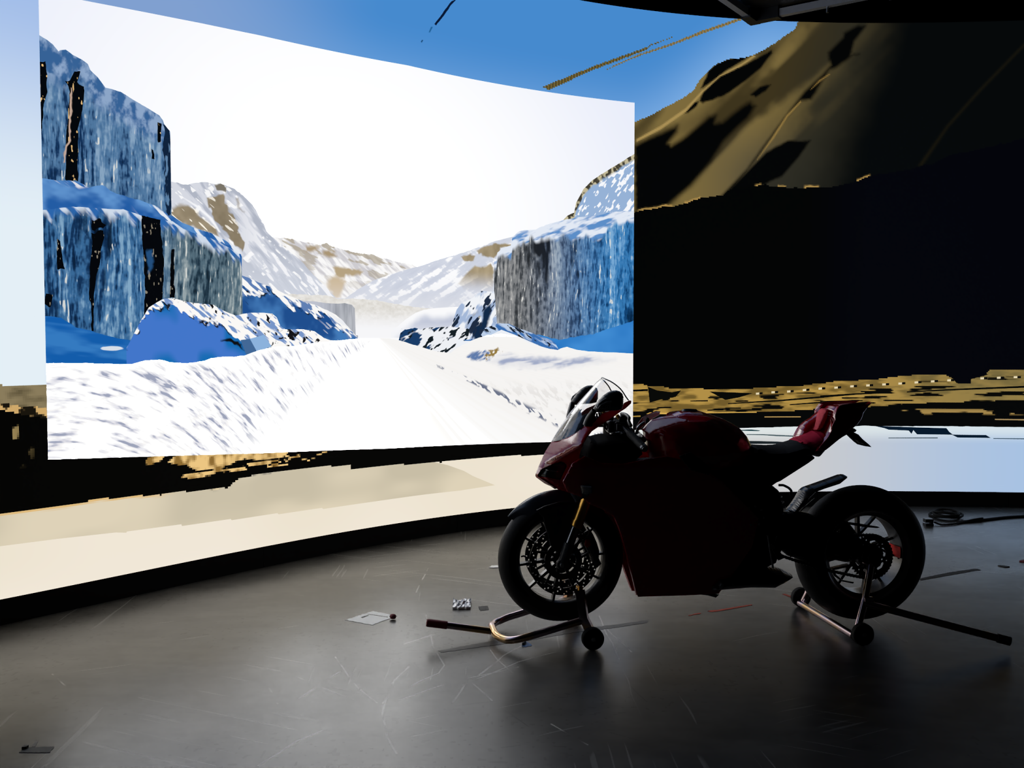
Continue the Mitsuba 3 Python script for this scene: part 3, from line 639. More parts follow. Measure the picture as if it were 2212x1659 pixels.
    # ochre band
    zt = ridge(x, [(-2.5397,1.04),(-2.5153,1.0396),(-2.4261,1.0382),(-2.3855,1.0228),(-2.2641,1.021),(-2.1669,0.9936),(-2.1347,0.9968),(-2.0058,0.9951),(-1.7331,0.9881),(-1.4148,0.9929),(-1.2569,1.0032),(-1.0605,1.0099),(-0.9435,1.0247),(-0.8563,1.0321),(-0.7713,1.0457),(-0.5782,1.0546),(-0.4247,1.0622),(-0.1964,1.093),(-0.0074,1.1048),(0.1581,1.0974),(0.2337,1.0556),(0.2567,1.025),(0.3536,1.0292),(0.3602,1.0674),(0.4782,1.1021),(0.4996,1.1403),(0.7804,1.1411)])
    zb = ridge(x, [(-2.5384,0.8196),(-1.8915,0.8017),(-1.4126,0.7948),(-1.0971,0.8034),(-0.8847,0.8175),(-0.5132,0.8319),(-0.3828,0.8395),(-0.1165,0.863),(0.1849,0.8716),(0.7989,0.8977)])
    zt = dr.select(x > 0.8, mi.Float(1.165), zt)
    oc = mikit.mix(lin(112, 90, 42), lin(176, 142, 70), sst(0.3, 0.7, fb(x * 7, z * 26, 3, 210)))
    oc = mikit.mix(oc, lin(120, 110, 70), sst(-0.9, 0.5, x) * 0.6)
    ds = fb(x * 4.5, z * 46, 2, 213)
    oc = over(oc, sst(0.63, 0.67, ds) * sst(0.035, 0.07, zt - z), lin(8, 8, 6))
    for q in ([(-1.8369,0.9689),(-1.4619,0.9514),(-1.5808,0.9184),(-1.7002,0.8993)], [(-2.3773,1.0153),(-2.2962,0.9844),(-2.1667,0.9675),(-2.0862,0.9812),(-2.1341,0.9296),(-2.231,0.9201),(-2.3603,0.8877)], [(0.2395,1.1473),(0.5003,1.106),(0.3602,1.0674),(0.3312,1.0291),(0.2417,1.0326),(0.2034,1.0784)],
              [(-2.515,0.994),(-2.3772,0.9968),(-2.3771,0.982),(-2.515,0.9793)], [(-1.676,0.8717),(-1.2556,0.8925),(-0.942,0.9175),(-0.8548,0.9248),(-0.8546,0.911),(-1.2554,0.8811),(-1.6759,0.8641)], [(-0.8863,0.9287),(-0.5766,0.9472),(-0.293,0.9564),(-0.2929,0.9487),(-0.5764,0.9357),(-0.886,0.9096)],
              [(-0.1638,0.9627),(0.1828,0.9827),(0.7832,1.0118),(0.7836,0.9966),(0.183,0.9712),(-0.1636,0.9535)], [(-0.8856,0.8827),(-0.5295,0.8895),(-0.5293,0.8819),(-0.8855,0.8712)], [(-2.0049,0.8976),(-1.8523,0.899),(-1.8522,0.8892),(-2.0049,0.8916)], [(-1.1449,0.8573),(-0.8542,0.8788),(-0.854,0.8672),(-1.1448,0.8497)],
              [(-1.8556,0.8199),(-1.7154,0.8238),(-1.7154,0.8139),(-1.8555,0.8124)], [(-1.6996,0.8342),(-1.564,0.8346),(-1.5639,0.8248),(-1.6995,0.8266)]):
        oc = over(oc, inside(x0, z0, q), lin(7, 8, 6))
    zd = ridge(x0, [(-1.5731,0.9464),(-1.4301,0.9473),(-1.2958,0.9577),(-1.1619,0.963),(-1.0209,0.9745),(-0.8961,0.9863),(-0.7628,0.9936),(-0.6237,1.0048),(-0.4853,1.0124),(-0.3552,1.0201),(-0.2257,1.0278),(-0.0968,1.0372),(0.0389,1.0459),(0.4047,1.0713),(0.7216,1.0839)])
    fx = x0 / 0.1335 - dr.floor(x0 / 0.1335)
    dm = (dr.abs(z0 - zd) < 0.0085) & (x0 > -1.5)
    oc = over(oc, dm & (dr.abs(fx - 0.35) < 0.11), lin(226, 212, 176))
    oc = over(oc, dm & (dr.abs(fx - 0.57) < 0.10), lin(12, 12, 10))
    c = over(c, (z < zt) & (x > -2.53), oc)
    # dark strip with thin bright lines
    zg = ridge(x0, [(-2.5376,0.6724),(-1.5622,0.665),(-1.3319,0.6678),(-1.0954,0.673),(-0.5955,0.6719),(-0.5108,0.678),(-0.4184,0.6718),(-0.1056,0.6723),(-0.0905,0.6746),(0.8038,0.6706)]) + 0.004 * w2
    sc = mi.Color3f(lin(5, 6, 6))
    sc = over(sc, inside(x0, z0, [(-2.3921,0.7974),(-2.3597,0.8092),(-1.8915,0.8017),(-1.4285,0.7988),(-1.4284,0.7896),(-1.8914,0.7919),(-2.1653,0.7883)]) & (x0 < -0.9), lin(214, 172, 84))
    sc = over(sc, inside(x0, z0, [(-1.3607,0.7584),(-1.0494,0.757),(-1.0493,0.7478),(-1.3605,0.7492)]), lin(176, 142, 84))
    sc = over(sc, inside(x0, z0, [(-2.5138,0.7858),(-2.4407,0.7861),(-2.4407,0.7757),(-2.5138,0.7763)]), lin(170, 136, 60))
    sc = over(sc, inside(x0, z0, [(0.556,0.7373),(0.8024,0.7377),(0.8026,0.7255),(0.5562,0.7282)]), lin(168, 142, 96))
    sc = over(sc, sst(0.54, 0.60, fb(x * 8, z * 30, 2, 220)) * sst(0.03, 0.012, dr.abs(z - 0.795 - 0.0 * x)) * sst(-0.45, -0.35, x), lin(160, 132, 74))
    c = over(c, (z < zb) & (x > -2.53), sc)
    # bright ground on the right
    gr = mikit.mix(lin(204, 203, 202), lin(168, 194, 226), sst(-1.5, 0.9, x0))
    gr = mikit.mix(lin(236, 227, 211), gr, sst(-2.65, -1.5, x0))
    gr = mikit.mix(gr, lin(228, 238, 238), sst(0.52, 0.66, z0) * 0.7)
    for q, k in (([(-0.4262,0.6741),(-0.1054,0.663),(0.1664,0.6566),(0.1895,0.626),(0.2199,0.6031),(0.4884,0.6013),(0.5259,0.5786),(0.2578,0.5803),(0.2124,0.6031),(-0.0741,0.6054),(-0.105,0.64),(-0.1197,0.6091),(-0.1429,0.636),(-0.3107,0.6433),(-0.3415,0.6548)], lin(6, 24, 42)),
                 ([(-1.562,0.6498),(-1.4745,0.6522),(-1.395,0.6419),(-1.4108,0.6368),(-1.554,0.642)], lin(56, 82, 88)), ([(-1.5138,0.6139),(-1.3708,0.611),(-1.2521,0.6041),(-1.1023,0.5963),(-1.1021,0.5871),(-1.2519,0.5934),(-1.3707,0.6034),(-1.5138,0.6078)], lin(70, 88, 94)),
                 ([(-1.5053,0.5574),(-1.3305,0.5515),(-1.1882,0.5451),(-1.188,0.5282),(-1.505,0.5329)], lin(26, 34, 38)), ([(-0.3096,0.5763),(0.0964,0.5793),(0.0965,0.5716),(-0.3095,0.5701)], lin(72, 88, 100)), ([(0.5482,0.5765),(0.8059,0.5774),(0.806,0.5697),(0.5483,0.5703)], lin(60, 82, 100))):
        gr = over(gr, inside(x0, z0, q), k)
    c = over(c, (z0 < zg) & (x0 > -2.53), gr)
    # left half under the inset picture: black slope, ochre rubble, sand
    lh = mikit.mix(lin(88, 78, 54), lin(138, 124, 92), sst(0.3, 0.7, fb(x * 10, z * 22, 3, 230)))
    z1 = ridge(x, [(-7.6912,1.1614),(-7.3021,1.1709),(-7.1927,1.1724),(-7.1603,1.1655),(-7.0825,1.1626),(-6.9728,1.1645)])
    z2 = ridge(x, [(-7.6921,1.1305),(-7.1947,1.0816),(-6.9752,1.0468)]) + 0.02 * w2
    z3 = ridge(x, [(-7.6926,1.1099),(-7.1954,1.0475),(-7.0855,1.021),(-6.9763,0.995)]) + 0.025 * w2
    left = x < -2.53
    c = over(c, (z < z1) & left, lh)
    c = over(c, (z < z2) & left, mikit.mix(lin(24, 20, 12), lin(206, 168, 106), sst(0.40, 0.54, fb(x * 24, z * 24, 2, 233))))
    bk = mi.Color3f(lin(4, 4, 3))
    bk = over(bk, sst(0.70, 0.76, fb(x * 22, z * 12, 2, 236)) * sst(-7.0, -7.15, x) * sst(0.75, 0.9, z), lin(150, 130, 84))
    c = over(c, (z < z3) & left, bk)
    rub = mikit.mix(lin(140, 106, 50), lin(236, 198, 130), sst(0.3, 0.7, fb(x * 22, z * 22, 2, 240)))
    for q, k in (([(-6.4338,0.7064),(-6.4213,0.7309),(-6.4008,0.7503),(-6.3135,0.7468),(-6.3324,0.7179),(-6.3581,0.7119),(-6.4017,0.7019)], 0.01), ([(-6.292,0.7022),(-6.2694,0.7197),(-6.2314,0.7459),(-5.934,0.7363),(-5.44,0.6974),(-5.458,0.6806),(-5.5114,0.6634),(-5.6163,0.6599),(-5.7696,0.6797),(-5.9109,0.6513),(-5.9516,0.6415),(-6.0948,0.6458),(-6.1412,0.6573),(-6.1869,0.6852)], 0.012),
                 ([(-6.2185,0.6166),(-6.1571,0.6287),(-6.0478,0.6308),(-5.9517,0.6401),(-5.7787,0.6312),(-5.7453,0.6081),(-5.9357,0.6206),(-6.0482,0.605),(-6.1577,0.5926)], 0.006), ([(-5.7617,0.6472),(-5.7278,0.651),(-5.4939,0.6523),(-5.4896,0.641),(-5.5992,0.6389),(-5.7196,0.6325)], 0.004), ([(-5.6124,0.6293),(-5.4498,0.6248),(-5.4455,0.6134),(-5.5995,0.6151)], 0.004),
                 ([(-5.467,0.6726),(-5.3551,0.668),(-5.3552,0.6583),(-5.4583,0.6623)], 0.004), ([(-5.4673,0.6521),(-5.4182,0.6513),(-5.4184,0.6418),(-5.463,0.6407)], 0.004), ([(-5.3509,0.6372),(-5.2415,0.6356),(-5.2434,0.6275),(-5.3465,0.6286)], 0.004), ([(-5.232,0.6649),(-5.1487,0.6693),(-5.1487,0.6602),(-5.2275,0.657)], 0.004)):
        c = over(c, sst(0.3, 0.6, soft(xr * 0.5 + x * 0.5, zr * 0.5 + z * 0.5, q, k)) * left, rub)
    zs = ridge(x, [(-7.7077,0.5682),(-7.2061,0.5493),(-6.8831,0.5434),(-6.6919,0.5552),(-6.5299,0.5505),(-6.3375,0.5299),(-6.2406,0.5379),(-6.607,0.5479),(-6.3246,0.5319),(-6.1588,0.5284),(-5.9937,0.5278),(-5.8965,0.5179),(-5.8047,0.5706),(-5.652,0.5744),(-5.5388,0.5823),(-5.2421,0.5755),(-4.9613,0.5685),(-4.9502,0.5364),(-4.7576,0.5344),(-4.6418,0.5365),(-4.404,0.5245),(-4.1928,0.5199),(-3.8871,0.5268),(-3.6298,0.5223),(-3.288,0.5146),(-2.5125,0.5535)]) + 0.003 * w2
    sand = mikit.mix(lin(200, 190, 166), lin(222, 210, 184), sst(0.3, 0.7, fb(x0 * 2, z0 * 4, 2, 250)))
    sand = over(sand, sst(0.018, 0.006, zs - z) * sst(-6.2, -6.5, x), lin(222, 186, 126))
    zl = ridge(x0, [(-7.6533,0.4209),(-7.2096,0.3881),(-6.9269,0.379),(-6.6105,0.3626),(-6.5491,0.3519),(-6.5456,0.3577),(-6.2078,0.3475),(-6.2041,0.3369),(-5.8746,0.3305),(-5.8665,0.3223),(-5.5333,0.3195),(-5.5246,0.3111),(-5.1895,0.3086),(-5.1803,0.2999),(-4.7593,0.2998),(-4.3449,0.3024),(-4.041,0.3003),(-3.728,0.313)])
    pale = mi.Color3f(mikit.mix(lin(236, 226, 206), lin(243, 234, 220), n2(x0 * 1.5, z0 * 3, 255)))
    zu = ridge(x0, [(-4.8355,0.6639),(-4.3438,0.5485),(-4.2836,0.5312),(-4.1422,0.4948),(-3.9998,0.4409),(-3.9181,0.3957),(-3.728,0.313),(-3.6299,0.2802)])
    sand = over(sand, (z0 < zl) | ((z0 > zu) & (x0 > -4.30)) | (x0 > -3.72), pale)
    sand = over(sand, soft(xr, zr, [(-6.1732,0.589),(-5.8873,0.585),(-5.8046,0.579),(-5.53,0.5814),(-5.6,0.5762),(-5.7879,0.5723),(-5.8549,0.548),(-5.9046,0.5244),(-5.9776,0.526),(-6.0173,0.5477)], 0.008) * left, lin(112, 110, 106))
    sand = over(sand, soft(xr, zr, [(-5.9936,0.5347),(-5.9369,0.542),(-5.8876,0.5621),(-5.8672,0.5494),(-5.8047,0.572),(-5.8299,0.5523),(-5.9128,0.5212)], 0.006) * left, lin(222, 204, 166))
    c = over(c, (z < zs) & left, sand)
    return c * GAIN


scene['mat_led'] = {'type': 'twosided', 'b': {'type': 'principled', 'base_color': rgb((0.006, 0.006, 0.006)), 'roughness': 0.6, 'specular': 0.15}}


def lut(pts, x):
    pts = sorted(pts)
    return np.interp(x, [q[0] for q in pts], [q[1] for q in pts])


def sheet(blocks, off=0.0):
    """Quad grids in wall coordinates, facing the stage; uv = (s, z) in metres."""
    V, U, F = [], [], []
    base = 0
    for s, lo, hi, nz in blocks:
        t = np.linspace(0, 1, nz + 1)
        zz = lo[:, None] + (hi - lo)[:, None] * t
        ss = np.repeat(s[:, None], nz + 1, 1)
        X, Y = wall_xy(ss, off)
        V.append(np.stack([X, Y, zz], -1).reshape(-1, 3))
        U.append(np.stack([ss, zz], -1).reshape(-1, 2))
        i, j = np.meshgrid(np.arange(len(s) - 1), np.arange(nz), indexing='ij')
        a = base + i * (nz + 1) + j
        b = a + nz + 1
        F.append(np.stack([a, b, b + 1, a + 1], -1).reshape(-1, 4))
        base += len(s) * (nz + 1)
    q = np.vstack(F)
    return (np.vstack(V), np.vstack([q[:, [0, 1, 2]], q[:, [0, 2, 3]]])), np.vstack(U)


wall_key = thing('video_wall', 'large curved LED video wall showing a snowy road between ice cliffs and a brown hill', 'video wall')
cols_in = np.linspace(INSET_L, INSET_R, 120)
top_in, bot_in = lut(INSET_TOP, cols_in), lut(INSET_BOT, cols_in)
m, uv = sheet([(cols_in, bot_in, top_in, 6)])
uv = np.c_[(uv[:, 0] - INSET_L) / (INSET_R - INSET_L), uv[:, 1] / 4.0]      # both in [0, 1]: the light is sampled over the uv square
put('inset_picture', m, 'mat_led', wall_key, 'bright inset picture of a snow-covered road between blue ice cliffs', smooth=False, uv=uv, emitter={'type': 'area', 'radiance': mikit.proc(inset_picture)})
cl, cr_ = np.linspace(S_LEFT, INSET_L, 70), np.linspace(INSET_R, S_RIGHT, 130)
full = lambda c, v: np.full(len(c), v)
m, uv = sheet([(cl, full(cl, Z_LOW), full(cl, Z_TOP), 6), (cr_, full(cr_, Z_LOW), full(cr_, Z_TOP), 6), (cols_in, full(cols_in, Z_LOW), bot_in, 2), (cols_in, top_in, full(cols_in, Z_TOP), 2)])
uv = np.c_[(uv[:, 0] - S_LEFT) / (S_RIGHT - S_LEFT), uv[:, 1] / 4.0]
put('surrounding_picture', m, 'mat_led', wall_key, 'darker surrounding picture of blue sky, brown hill and pale sand', smooth=False, uv=uv, emitter={'type': 'area', 'radiance': mikit.proc(outer_picture)})


def curved_slab(s0, s1, r0, r1, z0, z1, n=160):
    s = np.linspace(s0, s1, n)
    ring = []
    for off, z in ((r0, z0), (r1, z0), (r1, z1), (r0, z1)):
        X, Y = wall_xy(s, off)
        ring.append(np.stack([X, Y, np.full(n, z)], -1))
    v = np.stack(ring, 1).reshape(-1, 3)
    f = []
    for i in range(n - 1):
        for j in range(4):
            k = (j + 1) % 4
            f += [[i * 4 + j, (i + 1) * 4 + j, (i + 1) * 4 + k], [i * 4 + j, (i + 1) * 4 + k, i * 4 + k]]
    e = (n - 1) * 4
    f += [[0, 1, 2], [0, 2, 3], [e, e + 2, e + 1], [e, e + 3, e + 2]]
    m = trimesh.Trimesh(v, f, process=False)
    m.fix_normals()
    return m


put('cabinet', curved_slab(S_LEFT - 0.02, S_RIGHT + 0.02, 0.004, 0.12, Z_LOW, Z_TOP + 0.01), 'mat_panel', wall_key, 'black backs of the screen panels', smooth=False)
for k, s0 in enumerate(np.arange(S_LEFT, S_RIGHT - 1.0, 1.58)):
    put('plinth_board', curved_slab(s0 + 0.0015, min(s0 + 1.5785, S_RIGHT), 0.0, 0.05, 0.001, Z_LOW - 0.001, 14), 'mat_panel', wall_key, 'black plinth board under the screen', smooth=False)

# ---------------------------------------------------------------- room shell
SCRATCH = [[(-0.7748,4.3104),(-0.6781,4.066),(-0.6109,3.9132),(-0.5198,3.759)], [(-0.8316,3.809),(-0.7209,4.1171)], [(-0.4965,3.7528),(-0.4888,3.8346),(-0.4772,4.0091),(-0.4387,4.1923)], [(-0.4405,3.8735),(-0.3623,4.0091),(-0.3064,4.095),(-0.2891,4.2),(-0.3171,4.3104),(-0.3547,4.461),(-0.3988,4.7365),(-0.4341,4.9824)],
           [(-0.4379,3.7901),(-0.3081,3.9266),(-0.172,4.0373),(0.0276,4.177)], [(-0.0982,4.4097),(-0.0647,4.2782),(0.0016,4.1023)], [(-0.1299,4.0804),(-0.0495,4.2862)], [(-0.4414,4.5505),(-0.3894,4.6241),(-0.3113,4.7872)], [(0.4424,4.9909),(0.4442,4.7519),(0.4688,4.2782)], [(0.461,4.7171),(0.5312,4.3802)],
           [(-0.1352,4.0747),(-0.0374,4.3214),(0.0422,4.4715)], [(0.1434,3.5449),(0.2617,3.3584)], [(-0.4394,4.1982),(-0.4806,3.9795),(-0.4912,3.797),(-0.4803,3.6303),(-0.442,3.436),(-0.389,3.2872)], [(-0.9662,3.9132),(-0.9003,3.7528)], [(-0.9014,4.066),(-0.7465,3.9132),(-0.6156,3.7964)], [(-1.9098,4.0818),(-1.7642,3.9078)],
           [(-0.2295,3.7638),(-0.1762,4.0174),(-0.0772,3.7805)], [(-0.8245,3.189),(-0.7485,3.3956),(-0.6715,3.4985)], [(-0.1977,3.9524),(0.028,4.2411),(0.28,4.4352)], [(-0.5251,5.4252),(-0.5042,6.1039)], [(-0.4914,4.4959),(-0.3886,4.6131),(-0.3129,4.7171)]]
DARKS = [[(-0.2153,3.7255),(-0.1407,3.7528),(-0.0449,3.7805)], [(-0.0241,3.6773),(0.0263,3.5846),(0.0778,3.4868)], [(-0.5327,3.8539),(-0.4883,3.8669)], [(-1.6161,3.4901),(-1.5299,3.4742)], [(-0.6197,3.8217),(-0.6009,3.9401)], [(0.4599,3.9986),(0.5225,3.7638)], [(0.3479,3.4679),(0.4696,3.3762)], [(-0.4224,4.2309),(-0.3849,4.1245)],
         [(-0.3588,4.0232),(-0.3015,3.9334)], [(-0.0398,3.3408),(0.0247,3.3629)]]


def floor_color(p, n, uv):
    x, y = p.x, p.y
    a = fb(x * 1.1 + 0.5 * n2(x * 2, y * 2, 300), y * 1.5, 4, 301)
    b = fb(x * 5, y * 9, 3, 305)
    v = sst(0.25, 0.75, 0.65 * a + 0.35 * b)
    c = mikit.mix((0.022, 0.022, 0.021), (0.064, 0.062, 0.058), v)
    sp = fb(x * 38, y * 38, 2, 309)
    c = mi.Color3f(c) * (0.94 + 0.12 * sp)
    c = over(c, sst(0.82, 0.86, n2(x * 55, y * 55, 311) * sst(0.4, 0.6, a)) * 0.7, (0.035, 0.033, 0.03))

    def lines(paths, w):
        d2 = mi.Float(9)
        for q in paths:
            for (xa, ya), (xb, yb) in zip(q, q[1:]):
                ex, ey = xb - xa, yb - ya
                t = clip(((x - xa) * ex + (y - ya) * ey) / (ex * ex + ey * ey), 0, 1)
                d2 = dr.minimum(d2, dr.square(x - xa - t * ex) + dr.square(y - ya - t * ey))
        return sst(w * w, 0.2 * w * w, d2)
    wob = 0.012 * (n2(x * 6, y * 6, 315) - 0.5)
    x, y = x + wob, y - wob
    c = over(c, lines(SCRATCH, 0.0042) * sst(0.30, 0.6, fb(x * 9, y * 9, 2, 317)) * 0.8, (0.42, 0.41, 0.39))
    c = over(c, lines(DARKS, 0.004) * sst(0.3, 0.5, fb(x * 14, y * 14, 2, 318)) * 0.85, (0.03, 0.03, 0.03))
    # fine random scuffs
    for k in range(3):
        ang = 0.5 + 1.1 * k
        ca, sa = math.cos(ang), math.sin(ang)
        s = n2((x * ca + y * sa) * 2.2, (y * ca - x * sa) * 70, 320 + k) * sst(0.5, 0.7, n2(x * 1.7, y * 1.7, 325 + k))
        c = over(c, sst(0.86, 0.95, s) * 0.3, (0.30, 0.295, 0.285))
    return c


def floor_rough(p, n, uv):
    return 0.27 + 0.10 * fb(p.x * 2.3, p.y * 3.0, 3, 330)


pbr('mat_floor', mikit.proc(floor_color), mikit.proc(floor_rough), specular=0.8)


def slab(x0, x1, y0, y1, z0, z1):
    m = trimesh.creation.box((x1 - x0, y1 - y0, z1 - z0))
    m.apply_translation(((x0 + x1) / 2, (y0 + y1) / 2, (z0 + z1) / 2))
    return m


put('floor', slab(-9, 13, -7, 12, -0.12, 0.0), 'mat_floor', kind='structure', label='scuffed polished grey concrete studio floor', smooth=False)
put('ceiling', slab(-9, 13, -7, 12, 4.75, 4.9), 'mat_room', kind='structure', label='black studio ceiling', smooth=False)
put('wall_back', slab(-9, 13, 11.9, 12.0, 0, 4.75), 'mat_room', kind='structure', smooth=False)
put('wall_front', slab(-9, 13, -7, -6.9, 0, 4.75), 'mat_room', kind='structure', smooth=False)
put('wall_left', slab(-9, -8.9, -6.9, 11.9, 0, 4.75), 'mat_room', kind='structure', smooth=False)
put('wall_right', slab(12.9, 13, -6.9, 11.9, 0, 4.75), 'mat_room', kind='structure', smooth=False)

# hanging aluminium frame under the ceiling
rig = thing('ceiling_frame', 'aluminium frame corner hanging from the black ceiling above the video wall', 'lighting frame')
ZR = 3.72
CO, CA, CB = [(1.771,7.4041),(1.4418,6.9372),(2.4009,6.9372)]
CO, CA, CB = (np.array(q) for q in (CO, CA, CB))
dA, dB = (CA - CO) / np.linalg.norm(CA - CO), (CB - CO) / np.linalg.norm(CB - CO)


def beam(o, d, a, b, w, z0, z1):
    nn = np.array([-d[1], d[0]]) * w / 2
    q = [o + d * a + nn, o + d * b + nn, o + d * b - nn, o + d * a - nn]
    m = trimesh.creation.extrude_polygon(Polygon(q), z1 - z0, engine='earcut')
    m.apply_translation((0, 0, z0))
    return m


put('beam', beam(CO, dA, 0.10, 3.2, 0.05, ZR, ZR + 0.05), 'mat_alu', rig, 'pale aluminium beam', smooth=False)
put('beam', beam(CO, dB, 0.12, 3.6, 0.05, ZR, ZR + 0.05), 'mat_alu', rig, 'pale aluminium beam', smooth=False)
put('corner_bracket', cat(beam(CO, dA, -0.04, 0.16, 0.075, ZR - 0.012, ZR + 0.07), beam(CO, dB, -0.04, 0.20, 0.075, ZR - 0.011, ZR + 0.069)), 'mat_black', rig, 'black corner bracket', smooth=False)
for t_ in (0.42, 0.75):
    q = CO + dB * t_ * 1.3
    put('bolt', tube([(q[0], q[1], ZR - 0.04), (q[0], q[1], ZR + 0.001)], 0.009, 10), 'mat_steel', rig)
put('ceiling_panel', (lambda m: (m.apply_translation((0, 0, ZR + 0.07)), m)[1])(trimesh.creation.extrude_polygon(Polygon([CO, CO + dA * 3.2, CO + dA * 3.2 + dB * 3.6, CO + dB * 3.6]), 0.06, engine='earcut')), 'mat_panel', rig, 'switched-off black ceiling panel', smooth=False)
for q in (CO + dA * 0.05 + dB * 0.05, CO + dA * 3.0 + dB * 0.1, CO + dB * 3.4 + dA * 0.1):
    put('hanger_rod', tube([(q[0], q[1], ZR + 0.06), (q[0], q[1], 4.749)], 0.012, 8), 'mat_matte', rig)


# ---------------------------------------------------------------- things lying on the floor
def flat(pts, h=0.0015, z0=0.0005, ragged=0.0, seed=0):
    P = Polygon(pts).buffer(0)
    if ragged:
        rng = np.random.default_rng(seed)
        n = max(12, int(P.length / (ragged * 3)))
        q = [P.exterior.interpolate(k / n, normalized=True).coords[0] for k in range(n)]
        P = Polygon([(x + rng.uniform(-ragged, ragged), y + rng.uniform(-ragged, ragged)) for x, y in q]).buffer(0)
        if P.geom_type != 'Polygon':
            P = max(P.geoms, key=lambda g: g.area)
    m = trimesh.creation.extrude_polygon(P, h, engine='earcut')
    m.apply_translation((0, 0, z0))
    return m


k = thing('white_tape_patch', 'square white tape patch with a black dash, on the floor left of the front stand', 'tape')
put('patch', flat([(-0.8272,4.8852),(-0.7126,5.0434),(-0.5765,4.9567),(-0.6826,4.7957)], 0.0012, ragged=0.004, seed=3), 'mat_white_tape', k, smooth=False)
put('printed_dash', flat([(-0.7585,4.927),(-0.7312,4.9652),(-0.72,4.9609),(-0.7476,4.9165)], 0.0006, 0.0017), 'mat_ink', k, 'printed black dash', smooth=False)
put('fold_line', flat([(-0.7314,4.9867),(-0.71,4.9824),(-0.6211,4.9354),(-0.6212,4.927),(-0.7085,4.9716),(-0.7319,4.9781)], 0.0005, 0.0017), 'mat_grey_tape', k, 'thin dark fold line', smooth=False)
rng = np.random.default_rng(5)
s_ = trimesh.creation.icosphere(2, 0.016)
s_.vertices *= (1 + 0.25 * (meshkit.fbm(s_.vertices * 60, 2)[:, None] - 0.5) * 2) * np.array([1.1, 0.9, 0.85])
q = [(-0.5921,4.8975)][0]
s_.apply_translation((q[0], q[1], -s_.vertices[:, 2].min() + 0.002))
put('clay_lump', s_, 'mat_red_grip', label='small dark red lump lying at the right corner of the white tape patch', cat_='lump')

# crumpled foil strip
q = np.array([(-0.307,5.0993),(-0.2144,5.0892)])
g = np.mgrid[0:1:26j, 0:1:12j].reshape(2, -1).T
P3 = np.c_[q[0][0] + (q[1][0] - q[0][0]) * g[:, 0], q[0][1] + 0.14 * (g[:, 1]) - 0.02, np.zeros(len(g))]
P3[:, 2] = 0.012 + 0.05 * np.abs(meshkit.fbm(np.c_[P3[:, :2] * 32, P3[:, :1] * 0], 3, 7) - 0.45) * 2.2 * (1 - np.abs(2 * g[:, 1] - 1) ** 2) * (1.15 - 0.6 * g[:, 0])
P3[:, 1] += 0.02 * (meshkit.noise(np.c_[g * 9, g[:, :1] * 0], 9) - 0.5)
i_, j_ = np.meshgrid(np.arange(25), np.arange(11), indexing='ij')
a_ = (i_ * 12 + j_).ravel()
fq = np.stack([a_, a_ + 12, a_ + 13, a_ + 1], 1)
ft = np.vstack([fq[:, [0, 1, 2]], fq[:, [0, 2, 3]]])
lo = P3.copy()
lo[:, 2] = np.minimum(P3[:, 2] - 0.003, 0.002 + 0.0 * P3[:, 2])
n_ = len(P3)
rim = [(i * 12, (i + 1) * 12) for i in range(25)] + [((i + 1) * 12 + 11, i * 12 + 11) for i in range(25)] + [(j + 1, j) for j in range(11)] + [(25 * 12 + j, 25 * 12 + j + 1) for j in range(11)]
fs = [[a, b, b + n_] for a, b in rim] + [[a, b + n_, a + n_] for a, b in rim]
put('crumpled_foil', trimesh.Trimesh(np.vstack([P3, lo]), np.vstack([ft, ft[:, ::-1] + n_, fs]), process=False), 'mat_foil', label='crumpled strip of silvery white tape on the floor before the front wheel', cat_='tape', smooth=False)
put('dark_tape_square', flat([(-0.1753,5.1337),(-0.1484,5.146),(-0.1265,5.146),(-0.1193,5.0692),(-0.1646,5.0553)], 0.001, ragged=0.002, seed=4), 'mat_ink', label='small dark square of tape beside the crumpled silver strip', cat_='tape', smooth=False)
k = thing('blue_tape_scrap', 'scrap of blue tape with one curled corner under the front stand', 'tape')
put('tape', flat([(0.0445,4.4638),(0.0573,4.5345),(0.0763,4.5154),(0.0921,4.4684),(0.0609,4.4484)], 0.001, ragged=0.002, seed=8), 'mat_blue_tape', k, smooth=False)
put('curled_corner', flat([(0.046,4.4715),(0.0572,4.5313),(0.0642,4.5154),(0.0527,4.4715)], 0.012, 0.001), 'mat_ink', k, 'dark curled corner', smooth=False)
put('orange_tape_strip', flat([(0.8885,4.9617),(0.9255,4.9963),(0.961,5.0157),(0.9591,5.0001),(0.9219,4.977),(0.8921,4.9579)], 0.001, ragged=0.003, seed=1), 'mat_orange_tape', label='short torn strip of orange tape on the floor under the motorcycle', cat_='tape', smooth=False)
put('orange_tape_strip', flat([(1.0034,5.047),(1.0176,5.0589),(1.0581,5.0678),(1.1815,5.1363),(1.2623,5.1775),(1.2584,5.1609),(1.1759,5.1119),(1.0524,5.0401),(1.0171,5.0294)], 0.001, ragged=0.002, seed=2), 'mat_orange_tape', label='long thin strip of orange tape on the floor under the motorcycle', cat_='tape', smooth=False)
put('orange_tape_strip', flat([(1.4765,5.389),(1.4977,5.3935),(1.5219,5.3268),(1.5113,5.3093)], 0.001, ragged=0.002, seed=6), 'mat_orange_tape', label='small orange tape strip touching the blue tape before the rear wheel', cat_='tape', smooth=False)
put('blue_tape_strip', flat([(1.5167,5.3225),(1.5461,5.3422),(1.5991,5.3489),(1.5818,5.3093),(1.5192,5.2876)], 0.001, ragged=0.002, seed=7), 'mat_blue_tape', label='blue tape strip on the floor in front of the rear wheel', cat_='tape', smooth=False)
